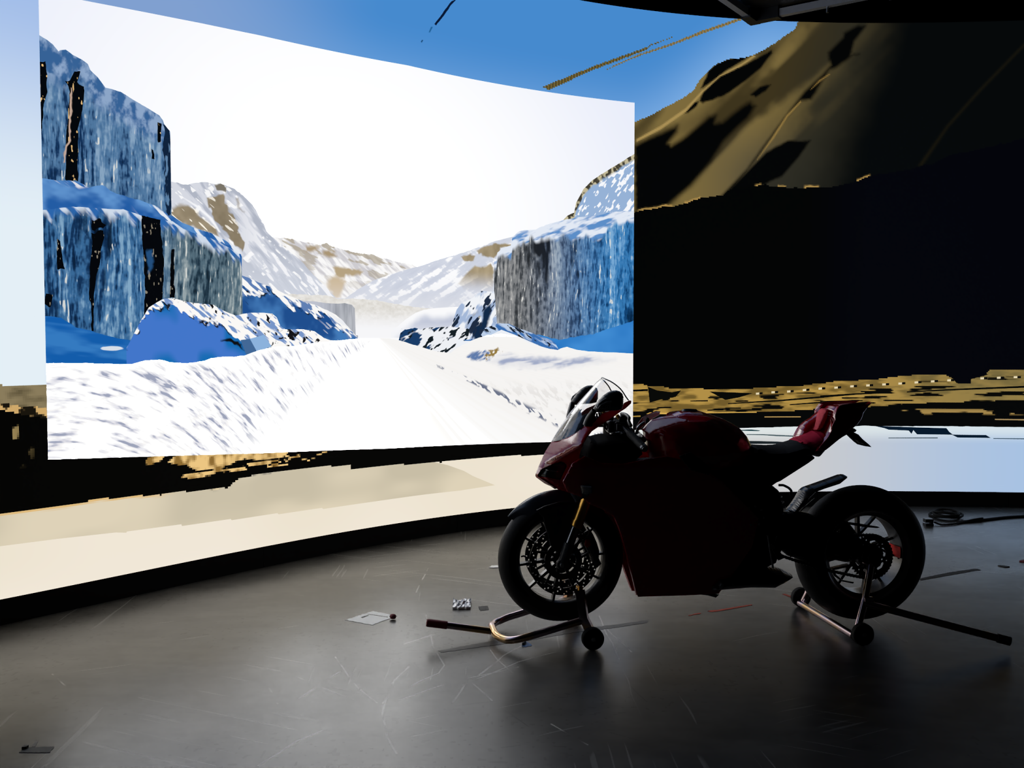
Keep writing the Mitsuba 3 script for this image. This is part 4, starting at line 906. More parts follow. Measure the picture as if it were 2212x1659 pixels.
put('grey_tape_run', flat([(-0.3306,4.3952),(-0.102,4.5345),(0.0432,4.5829),(0.2956,4.7206),(0.5053,4.805),(0.6759,4.8869),(0.6697,4.8411),(0.4998,4.7519),(0.2928,4.6744),(0.0427,4.5266),(-0.1475,4.4484),(-0.3123,4.3683)], 0.0008, 0.0003, ragged=0.003, seed=11), 'mat_grey_tape', label='long faded grey tape line on the floor running beneath the front stand', cat_='tape', smooth=False)
put('dark_tape_strip', flat([(2.3661,5.7371),(2.6003,5.8886),(2.8114,5.9914),(2.8299,5.9914),(2.8338,5.9541),(2.791,5.9409),(2.5873,5.8245),(2.3658,5.7004)], 0.001, ragged=0.003, seed=12), 'mat_ink', label='straight dark tape strip on the floor behind the rear wheel', cat_='tape', smooth=False)
put('dark_scrap', flat([(2.9896,6.0729),(3.0232,6.0715),(3.0487,6.0414),(3.0169,6.021),(2.9975,6.0509)], 0.004, ragged=0.003, seed=13), 'mat_ink', label='small dark scrap on the floor right of the dark tape strip', cat_='scrap', smooth=False)
put('red_scrap', flat([(3.1805,6.1907),(3.2261,6.2238),(3.2714,6.231),(3.2379,6.1665),(3.196,6.1651)], 0.006, ragged=0.003, seed=14), 'mat_red_grip', label='dark red scrap on the floor at the right edge of the photo', cat_='scrap', smooth=False)
put('white_scrap', flat([(-0.1422,6.0213),(-0.1239,6.0719),(-0.077,6.075),(-0.0763,6.0213),(-0.1119,6.0119)], 0.003, ragged=0.003, seed=15), 'mat_white_tape', label='thin white scrap on the floor just behind the front tyre', cat_='scrap', smooth=False)
k = thing('black_gaffer_patch', 'rectangular black tape patch with a narrow tail on the floor at the lower left', 'tape')
put('patch', flat([(-1.66,3.2934),(-1.6629,3.3339),(-1.6508,3.3379),(-1.6259,3.3359),(-1.5635,3.3437),(-1.5562,3.2934)], 0.0012, ragged=0.002, seed=16), 'mat_ink', k, smooth=False)
put('tail', flat([(-1.6397,3.3398),(-1.6515,3.3895),(-1.6414,3.3895),(-1.6277,3.3398)], 0.001), 'mat_grey_tape', k, smooth=False)
put('curled_corner', flat([(-1.6627,3.3174),(-1.6633,3.3349),(-1.6478,3.3359),(-1.6492,3.3223)], 0.008, 0.0018), 'mat_ink', k, smooth=False)

# cable
k = thing('coiled_cable', 'coiled black cable with a box connector on the floor near the wall', 'cable')
c0 = np.array([(3.4026,7.7457)][0])
rx = (np.array([(3.5073,7.6253)][0]) - c0)[0]
for t_ in range(4):
    a_ = np.linspace(0, 2 * np.pi, 60)
    rr = rx * (1 - 0.05 * t_) * (1 + 0.04 * np.sin(3 * a_ + t_))
    put('loop', tube(np.c_[c0[0] + rr * np.cos(a_) + 0.02 * math.sin(2.1 * t_), c0[1] + rr * 1.1 * np.sin(a_) + 0.03 * math.cos(1.7 * t_), 0.010 + 0.010 * t_ + 0.010 * np.sin(a_ + 1.3 * t_) ** 2], 0.009, 8), 'mat_matte', k)
tl = np.array([(3.3732,7.4814),(3.4738,7.5338),(3.6148,7.5869),(3.8687,7.7065),(4.0113,7.7442),(4.1868,7.7845),(4.4646,7.8527)])
put('tail', tube(smooth_path(np.c_[tl, [0.010, 0.010, 0.010, 0.010, 0.010, 0.010, 0.010]], 40), 0.0105, 8), 'mat_matte', k)
tl = np.array([(3.1792,7.44),(3.2208,7.3949),(3.3092,7.4235),(3.4162,7.4918),(3.5173,7.5443),(3.6097,7.5762)])
put('loose_end', tube(smooth_path(np.c_[tl, [0.02, 0.008, 0.008, 0.010, 0.02, 0.026]], 30), 0.0065, 8), 'mat_matte', k)
qb = np.array([(3.0951,7.3888),(3.1538,7.3888)])
put('connector', cat(slab(qb[0][0], qb[1][0], qb[0][1], qb[0][1] + 0.06, 0.001, 0.016), slab(qb[0][0], qb[1][0], qb[0][1] + 0.005, qb[0][1] + 0.055, 0.024, 0.05), slab(qb[1][0] - 0.016, qb[1][0], qb[0][1] + 0.01, qb[0][1] + 0.05, 0.014, 0.026)), 'mat_black', k, 'box-shaped connector', smooth=False)

# ---------------------------------------------------------------- motorcycle: u rearwards from the front axle, w towards its left side, z up (metres)
BO, BU, BN = np.array([0.22868, 4.62, 0.0]), np.array([0.99027, 0.13917, 0.0]), np.array([0.13917, -0.99027, 0.0])
SIL = [(0.6771,0.0246),(0.6977,-0.0260),(0.7205,-0.0764),(0.7516,-0.1179),(0.7668,-0.1201),(0.8011,-0.1071),(0.8290,-0.0940),(0.8676,-0.0766),(0.9126,-0.0483),(0.9726,-0.0090),(1.0476,0.0413),(1.1055,0.0917),(1.1936,0.1708),(1.2130,0.1950)]                      # centre-line profile of nose and windscreen: (z, u)
RF, RR, UF, ZF, UR, ZR_ = 0.2965, 0.329, 0.0, 0.370, 1.487, 0.353
LIFT = 0.0


def to_world(m):
    v = np.asarray(m.vertices)
    return trimesh.Trimesh(BO + v[:, :1] * BU + v[:, 1:2] * BN + v[:, 2:] * [0, 0, 1.0], np.asarray(m.faces)[:, ::-1], process=False)


def bput(name, mesh, mat, parent, label=None, smooth=35, **more):
    return put(name, to_world(mesh), mat, parent, label, smooth=smooth, **more)


def nose_w(u, z):
    us = np.interp(z, [s[0] for s in SIL], [s[1] for s in SIL])
    d = np.clip(u - us, 0, 1)
    dc = np.clip((z - 0.80) * 0.5, 0.010, 0.058)
    w = 3.0 * np.minimum(d, dc) + 1.4 * np.clip(d - dc, 0, 0.03) + (0.08 + 0.9 * np.clip((z - 0.95) / 0.08, 0, 1)) * np.clip(d - dc - 0.03, 0, 1)
    return np.sqrt(w * w + 0.010 * np.minimum(d, 0.05)) * (1 - 0.32 * np.clip((z - 0.93) / 0.14, 0, 1))


def screen_w(u, z):
    us = np.interp(z, [s[0] for s in SIL], [s[1] for s in SIL])
    d = np.clip((u - us) / 0.19, 0, 1)
    return (0.172 - 0.20 * np.clip(z - 0.92, 0, 0.3)) * np.sqrt(1 - (1 - d) ** 2)


moto = thing('motorcycle', 'red sports motorcycle with black seat and clear windscreen standing on two paddock stands', 'motorcycle')


def tyre_profile(R, W, r_in):
    a = np.linspace(-1.32, 1.32, 25)
    rc = W / 2 / math.sin(1.32)
    pr = [(R - rc + rc * math.cos(t), rc * math.sin(t)) for t in a]
    pr += [(r_in + 0.02, W / 2 * 0.92), (r_in, W / 2 * 0.80), (r_in, -W / 2 * 0.80), (r_in + 0.02, -W / 2 * 0.92)]
    return pr


def ring_poly(r1, r0, c=(0, 0), n=180):
    a = np.linspace(0, 2 * np.pi, n, endpoint=False)
    return Polygon([(c[0] + r1 * math.cos(t), c[1] + r1 * math.sin(t)) for t in a], [[(c[0] + r0 * math.cos(t), c[1] + r0 * math.sin(t)) for t in a]])


def spoke(r0, r1, a0, a1, w0, w1):
    p0 = np.array([r0 * math.cos(a0), r0 * math.sin(a0)])
    p1 = np.array([r1 * math.cos(a1), r1 * math.sin(a1)])
    d = (p1 - p0) / np.linalg.norm(p1 - p0)
    n = np.array([-d[1], d[0]])
    return Polygon([p0 + n * w0 / 2, p1 + n * w1 / 2, p1 - n * w1 / 2, p0 - n * w0 / 2])


def shift(m, u, z):
    m = m.copy()
    m.vertices = m.vertices + np.array([u, 0, z])
    return m


# front wheel: rim is the wheel's own mesh, with tyre, discs and valve on it
barrel = [(0.216, -0.052), (0.222, -0.052), (0.222, 0.052), (0.216, 0.052), (0.208, 0.044), (0.199, 0.030), (0.198, 0.0), (0.199, -0.030), (0.208, -0.044)]
sp = ring_poly(0.040, 0.012)
for k in range(5):
    a = 0.42 + k * 2 * math.pi / 5
    sp = sp.union(spoke(0.03, 0.203, a - 0.24, a - 0.33, 0.016, 0.010)).union(spoke(0.03, 0.203, a + 0.24, a + 0.33, 0.016, 0.010))
sp = sp.difference(Point(0, 0).buffer(0.012))
fw = bput('front_wheel', shift(cat(lathe(barrel, 0, 0, 0, 120), extr(sp, -0.018, 0.018)), UF, ZF), 'mat_rim', moto, 'black cast front wheel')
bput('tyre', lathe(tyre_profile(RF, 0.120, 0.214), UF, 0, ZF, 140), 'mat_rubber', fw, 'black front tyre')
dp = ring_poly(0.160, 0.126)
hole_a = []
for k in range(60):
    r = (0.1535, 0.143, 0.1325)[k % 3]
    a = k * 2 * math.pi / 60 + 0.02 * (k % 2)
    hole_a.append(Point(r * math.cos(a), r * math.sin(a)).buffer(0.0038, 6))
dp = dp.difference(shapely.union_all(hole_a))
hub = ring_poly(0.088, 0.060)
for k in range(10):
    a = 0.15 + k * math.pi / 5
    hub = hub.union(spoke(0.075, 0.128, a - 0.03, a + 0.12, 0.012, 0.010))
    hub = hub.union(Point(0.128 * math.cos(a + 0.12), 0.128 * math.sin(a + 0.12)).buffer(0.010, 8)) if False else hub
for s in (1, -1):
    bd = bput('brake_disc', shift(extr(dp, s * 0.064 - 0.0025, s * 0.064 + 0.0025), UF, ZF), 'mat_disc', fw, 'drilled steel brake disc', smooth=20)
for s in (1, -1):
    bput('disc_carrier', shift(extr(hub, s * 0.060 - 0.003, s * 0.060 + 0.003), UF, ZF), 'mat_black', fw, 'black disc carrier', smooth=20)
bput('valve_stem', tube([(-0.188, 0.0, ZF + 0.012), (-0.176, 0.006, ZF + 0.016), (-0.168, 0.014, ZF + 0.012)], [0.004, 0.004, 0.0045], 8), 'mat_black', fw)
bput('axle', tube([(0, -0.12, ZF), (0, 0.125, ZF)], 0.0125, 20), 'mat_dark_steel', fw)

# fork legs
top_u = np.array([(-0.0166,0.3635),(0.0949,0.6467)])
dz = (top_u[1] - top_u[0]) / np.linalg.norm(top_u[1] - top_u[0])
L_ = np.linalg.norm(top_u[1] - top_u[0])
for s in (1, -1):
    at = lambda t, w=0.104: (top_u[0][0] + dz[0] * t, s * w, top_u[0][1] + dz[1] * t)
    fk = bput('fork_leg', tube([at(0.07), at(0.13), at(0.185)], [0.0225, 0.0215, 0.0205], 20), 'mat_slider', moto, 'dark chromed fork leg')
    bput('fork_foot', cat(tube([at(0.0), at(0.03), at(0.055), at(0.10), at(0.104)], [0.021, 0.0215, 0.024, 0.026, 0.020], 20), disc(top_u[0][0], top_u[0][1], 0.024, s * 0.104 - 0.016, s * 0.104 + 0.016)), 'mat_fork', fk, 'black fork foot holding the axle')
    bput('gold_tube', tube([at(0.182), at(0.186), at(0.21), at(0.214), at(0.26), at(0.40), at(0.53)], [0.022, 0.0275, 0.0275, 0.026, 0.026, 0.0265, 0.0265], 24), 'mat_gold', fk, 'gold anodised upper fork tube')
    bput('axle_clamp', disc(top_u[0][0], top_u[0][1], 0.0105, s * 0.104 - 0.02, s * 0.104 + 0.021), 'mat_steel', fk)
# calipers behind the legs
for s in (1, -1):
    cal = pillow([(0.0978,0.5062),(0.1224,0.5152),(0.1372,0.4906),(0.1521,0.4561),(0.1646,0.4168),(0.1623,0.3828),(0.1747,0.3556),(0.1526,0.3368),(0.1278,0.3693),(0.1129,0.4086),(0.0931,0.4481)], 0.028, 0.014, s * 0.078, 0.008)
    ck = bput('brake_caliper', cal, 'mat_dark_steel', moto, 'dark brake caliper with reddish pads')
    bput('pad', pillow([(0.0955,0.4747),(0.1151,0.4766),(0.1226,0.4472),(0.103,0.4357),(0.0906,0.4482)], 0.012, 0.006, s * 0.102, 0.006), 'mat_decal_red', ck, 'dark red pad cover')
bput('brake_hose', tube(smooth_path([(0.1029,0.1,0.5297),(0.1106,0.11,0.5145),(0.1031,0.1,0.491),(0.1224,0.09,0.5055)], 20), 0.004, 8), 'mat_steel', moto)

# front mudguard: an arc over the tyre with a mount reaching down to each fork leg
R1 = RF + 0.012
arc = []
for a in np.linspace(math.radians(48), math.radians(141), 40):
    arc.append(a)
arc = np.array(arc)
prof = [(R1 + 0.014 - 0.060 * (abs(t) ** 2.2), 0.068 * t) for t in np.linspace(-1, 1, 15)]
prof2 = [(r - 0.004, w) for r, w in prof[::-1]]
pr = np.array(prof + prof2)
V, F_ = [], []
for i, a in enumerate(arc):
    nar = 1 - 0.75 * max(0, (a - math.radians(118)) / math.radians(23)) ** 1.6
    for r, w in pr:
        V.append((r * math.cos(a), w * nar, ZF + (r) * math.sin(a)))
M_ = len(pr)
for i in range(len(arc) - 1):
    for j in range(M_):
        k = (j + 1) % M_
        F_ += [[i * M_ + j, i * M_ + k, (i + 1) * M_ + k], [i * M_ + j, (i + 1) * M_ + k, (i + 1) * M_ + j]]
e = (len(arc) - 1) * M_
for j in range(14):
    F_ += [[j, j + 1, M_ - 2 - j], [j, M_ - 2 - j, M_ - 1 - j], [e + j, e + M_ - 2 - j, e + j + 1], [e + j, e + M_ - 1 - j, e + M_ - 2 - j]]
mg = bput('front_mudguard', trimesh.Trimesh(V, F_, process=False), 'mat_gloss_black', moto, 'gloss black front mudguard')
mount = [(-0.1307,0.6126),(-0.092,0.6309),(-0.0239,0.6486),(0.0739,0.6464),(0.1034,0.6263),(0.0742,0.5592),(0.0546,0.5258),(0.0205,0.4588),(0.001,0.4303),(-0.0332,0.4119),(-0.0527,0.4319),(-0.0674,0.4517),(-0.0772,0.4955),(-0.0918,0.5393),(-0.0992,0.5781)]
for s in (1, -1):
    bput('mount', pillow(mount, 0.008, 0.006, s * 0.080, 0.012), 'mat_black', mg, 'mount running down to the fork')

# rear wheel
barrel = [(0.216, -0.085), (0.223, -0.085), (0.223, 0.085), (0.216, 0.085), (0.208, 0.074), (0.190, 0.060), (0.186, -0.02), (0.190, -0.060), (0.208, -0.074)]
sp = ring_poly(0.055, 0.02)
for k in range(5):
    a = math.radians(92) + k * 2 * math.pi / 5
    sp = sp.union(spoke(0.03, 0.195, a, a, 0.018, 0.012)).union(spoke(0.08, 0.195, a, a - 0.50, 0.012, 0.010))
rw = bput('rear_wheel', shift(lathe(barrel, 0, 0, 0, 120), UR, ZR_), 'mat_barrel', moto, 'black cast rear wheel')
bput('spokes', shift(extr(sp, -0.035, -0.008), UR, ZR_), 'mat_rim', rw, 'black spokes', smooth=20)
bput('tyre', lathe(tyre_profile(RR, 0.196, 0.214), UR, 0, ZR_, 140), 'mat_rubber', rw, 'wide black rear tyre')


def rim_patch(a0, a1, w0, w1, r=0.1835):
    prof = [(r + 0.001 + (0.006 if w > 0.055 else 0), w) for w in np.linspace(w0, w1, 6)]
    prof += [(q - 0.0015, w) for q, w in prof[::-1]]
    return lathe(prof, UR, 0, ZR_, 12, a0, a1)


bput('red_stripe', rim_patch(math.radians(-8), math.radians(9), -0.058, 0.052), 'mat_decal_red', rw, 'red stripe on the rim', smooth=40)
bput('white_stripe', rim_patch(math.radians(-10.5), math.radians(-8.4), -0.03, 0.03), 'mat_decal_white', rw, 'white edge of the stripe', smooth=40)
# sprocket, chain, swingarm
N_T = 41
ts = [((0.108 if i % 4 in (0, 1) else 0.100) * math.cos(i * math.pi / (2 * N_T)), (0.108 if i % 4 in (0, 1) else 0.100) * math.sin(i * math.pi / (2 * N_T))) for i in range(4 * N_T)]
sk = Polygon(ts)
for k in range(6):
    a = 0.3 + k * math.pi / 3
    sk = sk.difference(LineString([(0.070 * math.cos(a - 0.22), 0.070 * math.sin(a - 0.22)), (0.074 * math.cos(a), 0.074 * math.sin(a)), (0.070 * math.cos(a + 0.22), 0.070 * math.sin(a + 0.22))]).buffer(0.007, 6))
    sk = sk.difference(Point(0.06 * math.cos(a + 0.5), 0.06 * math.sin(a + 0.5)).buffer(0.005, 6)).difference(Point(0.084 * math.cos(a + 0.5), 0.084 * math.sin(a + 0.5)).buffer(0.004, 6))
SU, SW = UR, 0.105
bput('rear_sprocket', shift(extr(sk, SW - 0.003, SW + 0.003), SU, ZR_), 'mat_dark_steel', moto, 'toothed rear sprocket', smooth=20)
bput('hub_carrier', cat(disc(UR, ZR_, 0.048, -0.10, 0.115), disc(UR, ZR_, 0.062, 0.06, 0.098), disc(UR, ZR_, 0.024, 0.11, 0.13)), 'mat_black', moto, 'black rear hub carrier')
FSU, FSZ = 1.02, 0.425
link = []
path = []
for t in np.linspace(0, 1, 34):
    path.append((FSU + (SU - FSU) * t, FSZ + 0.040 + (ZR_ + 0.104 - FSZ - 0.040) * t))
for a in np.linspace(math.radians(88), math.radians(-100), 24):
    path.append((SU + 0.104 * math.cos(a), ZR_ + 0.104 * math.sin(a)))
for t in np.linspace(0, 1, 34):
    path.append((SU - 0.018 + (FSU - SU) * t, ZR_ - 0.103 + (FSZ - 0.04 - ZR_ + 0.103) * t - 0.012 * math.sin(math.pi * t)))
pl = LineString(path)
nl = int(pl.length / 0.0159)
rollers = [Point(pl.interpolate(i * pl.length / nl)).buffer(0.0074, 6) for i in range(nl + 1)]
bput('drive_chain', extr(shapely.union_all(rollers + [pl.buffer(0.0042)]), SW - 0.009, SW + 0.009), 'mat_dark_steel', moto, 'dark roller drive chain', smooth=20)
sw = Polygon([(0.8685,0.5787),(0.9877,0.5908),(1.0455,0.5569),(1.1187,0.5651),(1.1344,0.5723),(1.2084,0.5554),(1.2882,0.5181),(1.3493,0.519),(1.4054,0.5151),(1.4764,0.4268),(1.4935,0.3652),(1.4514,0.3155),(1.3979,0.3121),(1.3443,0.3239),(1.2701,0.306),(1.2117,0.3179),(1.1058,0.3515),(1.0739,0.3777),(1.0321,0.3739),(0.8967,0.3629),(0.844,0.4445)])
gap = Polygon([(1.3153,0.4845),(1.3578,0.49),(1.3668,0.4578),(1.3263,0.4614)])
bput('swingarm', pillow(sw.difference(gap), 0.045, 0.03, 0.02, 0.012), 'mat_black', moto, 'black swingarm')
bput('chain_guard', pillow([(1.301,0.5268),(1.3272,0.5312),(1.4224,0.5162),(1.5183,0.4986),(1.5291,0.4933),(1.5131,0.4912),(1.4492,0.4979),(1.3221,0.5213)], 0.012, 0.006, 0.11, 0.006), 'mat_black', moto, 'slim chain guard')
bput('lower_chain_guide', pillow([(1.2909,0.2942),(1.2987,0.299),(1.3149,0.2733),(1.3471,0.2445),(1.4056,0.2324),(1.4004,0.225),(1.3472,0.2369),(1.3071,0.2635)], 0.01, 0.005, 0.10, 0.006), 'mat_black', moto)
hg = bput('rear_hugger', pillow([(1.1076,0.5628),(1.1361,0.5923),(1.1594,0.6244),(1.1825,0.6641),(1.2007,0.6788),(1.2901,0.7071),(1.3746,0.7347),(1.3932,0.7374),(1.4067,0.7301),(1.4015,0.7226),(1.3594,0.6906),(1.2854,0.6694),(1.238,0.6528),(1.1964,0.6135),(1.1549,0.5642),(1.1235,0.5574)], 0.085, 0.05, 0.0, 0.010), 'mat_gloss_black', moto, 'glossy dark rear hugger mudguard')
bput('edge_line', tube(smooth_path([(1.1454,0.075,0.576),(1.1655,0.082,0.5977),(1.1879,0.084,0.6176),(1.2131,0.08,0.6364)], 12), 0.003, 8), 'mat_lens', hg)

# main bodywork ---------------------------------------------------------
sf_out = [(q[0], q[2]) for q in [(0.067,0.2,0.8711),(0.1476,0.2,0.8385),(0.2434,0.2,0.8327),(0.3612,0.2,0.8558),(0.4474,0.2,0.8649),(0.5779,0.2,0.8311),(0.7101,0.2,0.7439),(0.8011,0.195,0.656),(0.8971,0.18,0.5654),(0.8815,0.11,0.422),(0.8072,0.07,0.2835),(0.7505,0.04,0.1872),(0.5923,0.036,0.1852),(0.3578,0.036,0.187),(0.3477,0.04,0.2038),(0.3213,0.062,0.2867),(0.2778,0.108,0.4176),(0.236,0.15,0.5341),(0.2097,0.168,0.5889),(0.1519,0.185,0.627),(0.0975,0.19,0.6501),(0.0613,0.19,0.6823),(0.0231,0.19,0.6977),(-0.0086,0.19,0.7109),(-0.0297,0.19,0.7572),(0.0122,0.19,0.8396)]]


def side_w(u, z):
    return np.interp(z, [0.05, 0.12, 0.2, 0.35, 0.5, 0.65, 0.8], [0.028, 0.036, 0.058, 0.108, 0.158, 0.19, 0.205]) - 0.02 * np.clip((0.05 - u) / 0.2, 0, 1)


for s in (1, -1):
    pn = pillow(sf_out, 0.004, 0.003, side_w, 0.016)
    fkey = bput('side_fairing', pn if s > 0 else mirror(pn), 'mat_red', moto, 'red side fairing')
    ed = [(q[0], q[2]) for q in [(0.2097,0.168,0.5889),(0.236,0.15,0.5341),(0.2778,0.108,0.4176),(0.3213,0.062,0.2867),(0.3505,0.038,0.1922),(0.3595,0.038,0.194),(0.3347,0.062,0.2863),(0.2953,0.108,0.4171),(0.2534,0.15,0.5336),(0.227,0.168,0.5843)]]
    e_ = pillow(ed, 0.010, 0.004, lambda u, z: side_w(u, z) - 0.015, 0.008)
    bput('edge_strip', e_ if s > 0 else mirror(e_), 'mat_red', fkey, 'red leading edge')
    v_ = pillow([(0.5015,0.864),(0.5557,0.8843),(0.6546,0.8086),(0.6439,0.7749),(0.5564,0.7998)], 0.004, 0.003, lambda u, z: side_w(u, z) + 0.004, 0.01)
    bput('vent', v_ if s > 0 else mirror(v_), 'mat_black', fkey, 'dark vent')
    fin = pillow([(0.6364,0.1868),(0.7047,0.191),(0.7574,0.1803),(0.7415,0.1653),(0.7003,0.1779)], 0.010, 0.006, 0.04, 0.006)
    bput('lower_fin', fin if s > 0 else mirror(fin), 'mat_black', fkey)
bput('radiator', pillow([(0.2621,0.615),(0.3853,0.6232),(0.4777,0.3001),(0.4329,0.2306),(0.3986,0.2805),(0.3479,0.4809)], lambda u, z: np.interp(z, [0.12, 0.3, 0.5], [0.02, 0.06, 0.13]), 0.02, 0.0, 0.02), 'mat_matte', moto, 'dark radiator behind the front wheel')
bput('engine', pillow([(0.2363,0.8247),(0.7453,0.8485),(0.927,0.7692),(1.0422,0.6793),(1.0663,0.5909),(1.0447,0.4813),(1.0688,0.3924),(1.0468,0.3158),(0.9783,0.2849),(0.7511,0.2441),(0.3932,0.2434),(0.3592,0.3919),(0.3142,0.5657)], lambda u, z: np.interp(z, [0.1, 0.2, 0.35, 0.5], [0.02, 0.035, 0.08, 0.135]), 0.05, 0.0, 0.02), 'mat_matte', moto, 'black engine')
cc = np.array([(0.8781,0.5731),(0.9069,0.4099)])
bput('clutch_cover', cat(disc(cc[0][0], cc[0][1], 0.052, 0.13, 0.165), disc(cc[0][0], cc[0][1], 0.03, 0.16, 0.172)), 'mat_dark_steel', moto, 'round dark metal engine cover')
for q in [(0.8292,0.5911),(0.8513,0.6121),(0.8826,0.6179),(0.9119,0.6021),(0.9235,0.5672),(0.9014,0.5376),(0.8611,0.5343)]:
    bput('cover_bolt', disc(q[0], q[1], 0.0055, 0.16, 0.172, 12, 0.001), 'mat_steel', moto)
bput('exhaust_belly', pillow([(0.7051,0.229),(0.7354,0.2728),(0.8379,0.2993),(0.9828,0.3046),(1.0664,0.2918),(1.1296,0.2596),(1.1193,0.2489),(1.0725,0.2213),(1.0258,0.2003),(0.9009,0.2062),(0.7361,0.1991),(0.7053,0.1992)], 0.12, 0.05, 0.0, 0.016), 'mat_dark_steel', moto, 'dark exhaust box under the engine')

tank = pillow([(0.3968,0.9653),(0.4146,0.9891),(0.4369,1.0108),(0.4841,1.0278),(0.5337,1.0382),(0.5653,1.051),(0.6061,1.0572),(0.6629,1.0545),(0.6904,1.0454),(0.7339,1.0317),(0.7799,1.0157),(0.8261,0.9931),(0.8632,0.9705),(0.8959,0.9346),(0.9218,0.8875),(0.9294,0.834),(0.8744,0.7793),(0.7826,0.7365),(0.5996,0.7289),(0.4633,0.7646),(0.4131,0.8643)], lambda u, z: 0.165 - 0.35 * np.clip(u - 0.72, 0, 1), 0.125, 0.0, 0.012, 0.01)
tk = bput('fuel_tank', tank, 'mat_red', moto, 'glossy red fuel tank', smooth=60)
cp = [(0.5675,1.0576),(0.6697,1.061)]
bput('fuel_cap', (lambda m: m)(lathe([(1e-4, 0), (0.036, 0), (0.038, 0.004), (0.032, 0.010), (1e-4, 0.011)], 0, 0, 0, 40)).apply_transform(np.array([[1, 0, 0, (cp[0][0] + cp[1][0]) / 2], [0, 0, 1, 0], [0, 1, 0, cp[0][1] - 0.006], [0, 0, 0, 1.0]])), 'mat_gloss_black', tk, 'dark round fuel cap')
for s in (1, -1):
    rb = tube(smooth_path([(u, s * w, z) for u, w, z in [(0.5287,0.12,0.9871),(0.532,0.105,0.9985),(0.5439,0.085,1.0182),(0.5619,0.06,1.0354)]], 14), 0.0028, 8)
    bput('seam', rb, 'mat_steel', tk)
    f0 = np.array([(0.3739,0.9705)][0])
    rd = pillow([(0.3698,0.9715),(0.3906,0.9989),(0.4102,1.0201),(0.4562,1.0336),(0.5046,1.0425),(0.54,1.0366),(0.5366,1.0186),(0.496,1.0063),(0.4346,0.9792),(0.3953,0.9498)], 0.006, 0.006, lambda u, z: 0.062 + 1.15 * (u - f0[0]) - 0.55 * (z - f0[1]), 0.008)
    bput('front_fin', rd if s > 0 else mirror(rd), 'mat_red', tk, 'raised red fin at the front of the tank', smooth=50)
    f1 = np.array([(0.538,1.0394)][0])
    rd = pillow([(0.5328,1.0168),(0.5349,1.0372),(0.5568,1.0421),(0.6008,1.0438),(0.6405,1.0421),(0.6627,1.0324),(0.6275,1.0157),(0.5746,1.01)], 0.006, 0.006, lambda u, z: 0.090 + 0.95 * (u - f1[0]) - 0.75 * (z - f1[1]), 0.008)
    bput('shoulder', rd if s > 0 else mirror(rd), 'mat_red', tk, 'bright shoulder facet of the tank', smooth=50)
bput('tank_front_panel', pillow([(0.3494,0.9376),(0.369,0.9608),(0.391,0.9413),(0.4043,0.9262),(0.3912,0.905),(0.3648,0.9225)], 0.09, 0.03, 0.0, 0.01), 'mat_gloss_black', moto, 'dark panel in front of the tank')

bput('seat', pillow([(0.9037,0.8574),(0.918,0.8848),(0.9269,0.8897),(1.0083,0.8845),(1.0557,0.8863),(1.0926,0.8949),(1.1401,0.9084),(1.1853,0.9037),(1.2124,0.8653),(1.1995,0.8325),(1.1413,0.8132),(1.009,0.8255),(0.9354,0.8317)], 0.145, 0.07, 0.0, 0.012), 'mat_seat', moto, 'black rider seat', smooth=50)
bput('seat_rear', pillow([(1.1296,0.902),(1.1443,0.9134),(1.1875,0.9341),(1.2245,0.9538),(1.2591,0.9534),(1.2807,0.942),(1.2848,0.9125),(1.2681,0.8848),(1.2098,0.8603),(1.1671,0.8736)], 0.118, 0.05, 0.0, 0.010), 'mat_red_pad', moto, 'red rear part of the seat', smooth=50)
bput('back_cowl', pillow([(1.1613,0.9112),(1.1717,0.9314),(1.1847,0.9567),(1.2005,0.9769),(1.2216,0.9945),(1.2535,1.013),(1.2854,1.0371),(1.3067,1.0522),(1.3282,1.052),(1.3289,1.0061),(1.2866,0.9504),(1.2121,0.9105)], 0.055, 0.03, -0.05, 0.010), 'mat_red', moto, 'red cowl behind the seat', smooth=50)
pad = bput('back_pad', pillow([(1.2321,0.9584),(1.244,0.9809),(1.2569,1.0069),(1.2707,1.0369),(1.2811,1.0554),(1.2905,1.0594),(1.3017,1.0588),(1.2949,1.0165),(1.2707,0.964),(1.2507,0.9536),(1.2375,0.9538)], 0.040, 0.008, 0.0, 0.008), 'mat_pink_pad', moto, 'pinkish red padded backrest', smooth=50)
tc = [(1.2413,0.8969),(1.2748,0.9568),(1.2979,1.0119),(1.3105,1.057),(1.3262,1.0729),(1.358,1.0787),(1.4112,1.0822),(1.5262,1.0893),(1.4944,1.0663),(1.4708,1.0352),(1.4605,1.005),(1.4369,0.975),(1.4026,0.9501),(1.3076,0.8909),(1.2552,0.8463)]
bput('tail_core', pillow(tc, 0.085, 0.03, 0.0, 0.012), 'mat_red', moto, 'red tail fairing', smooth=40)
tail_out = [(1.1955,0.8679),(1.2242,0.9009),(1.2539,0.9323),(1.2736,0.9622),(1.2774,0.9876),(1.2946,1.0113),(1.295,1.0399),(1.3023,1.0573),(1.3138,1.0746),(1.3288,1.0817),(1.3859,1.0875),(1.4991,1.0929),(1.4655,1.0748),(1.444,1.0431),(1.4376,1.024),(1.4011,0.9814),(1.3596,0.9388),(1.3179,0.9171),(1.2746,0.8906),(1.2414,0.8704)]


def tail_w(u, z):
    return 0.125 - 0.10 * np.clip((u - 1.25) / 0.30, 0, 1)


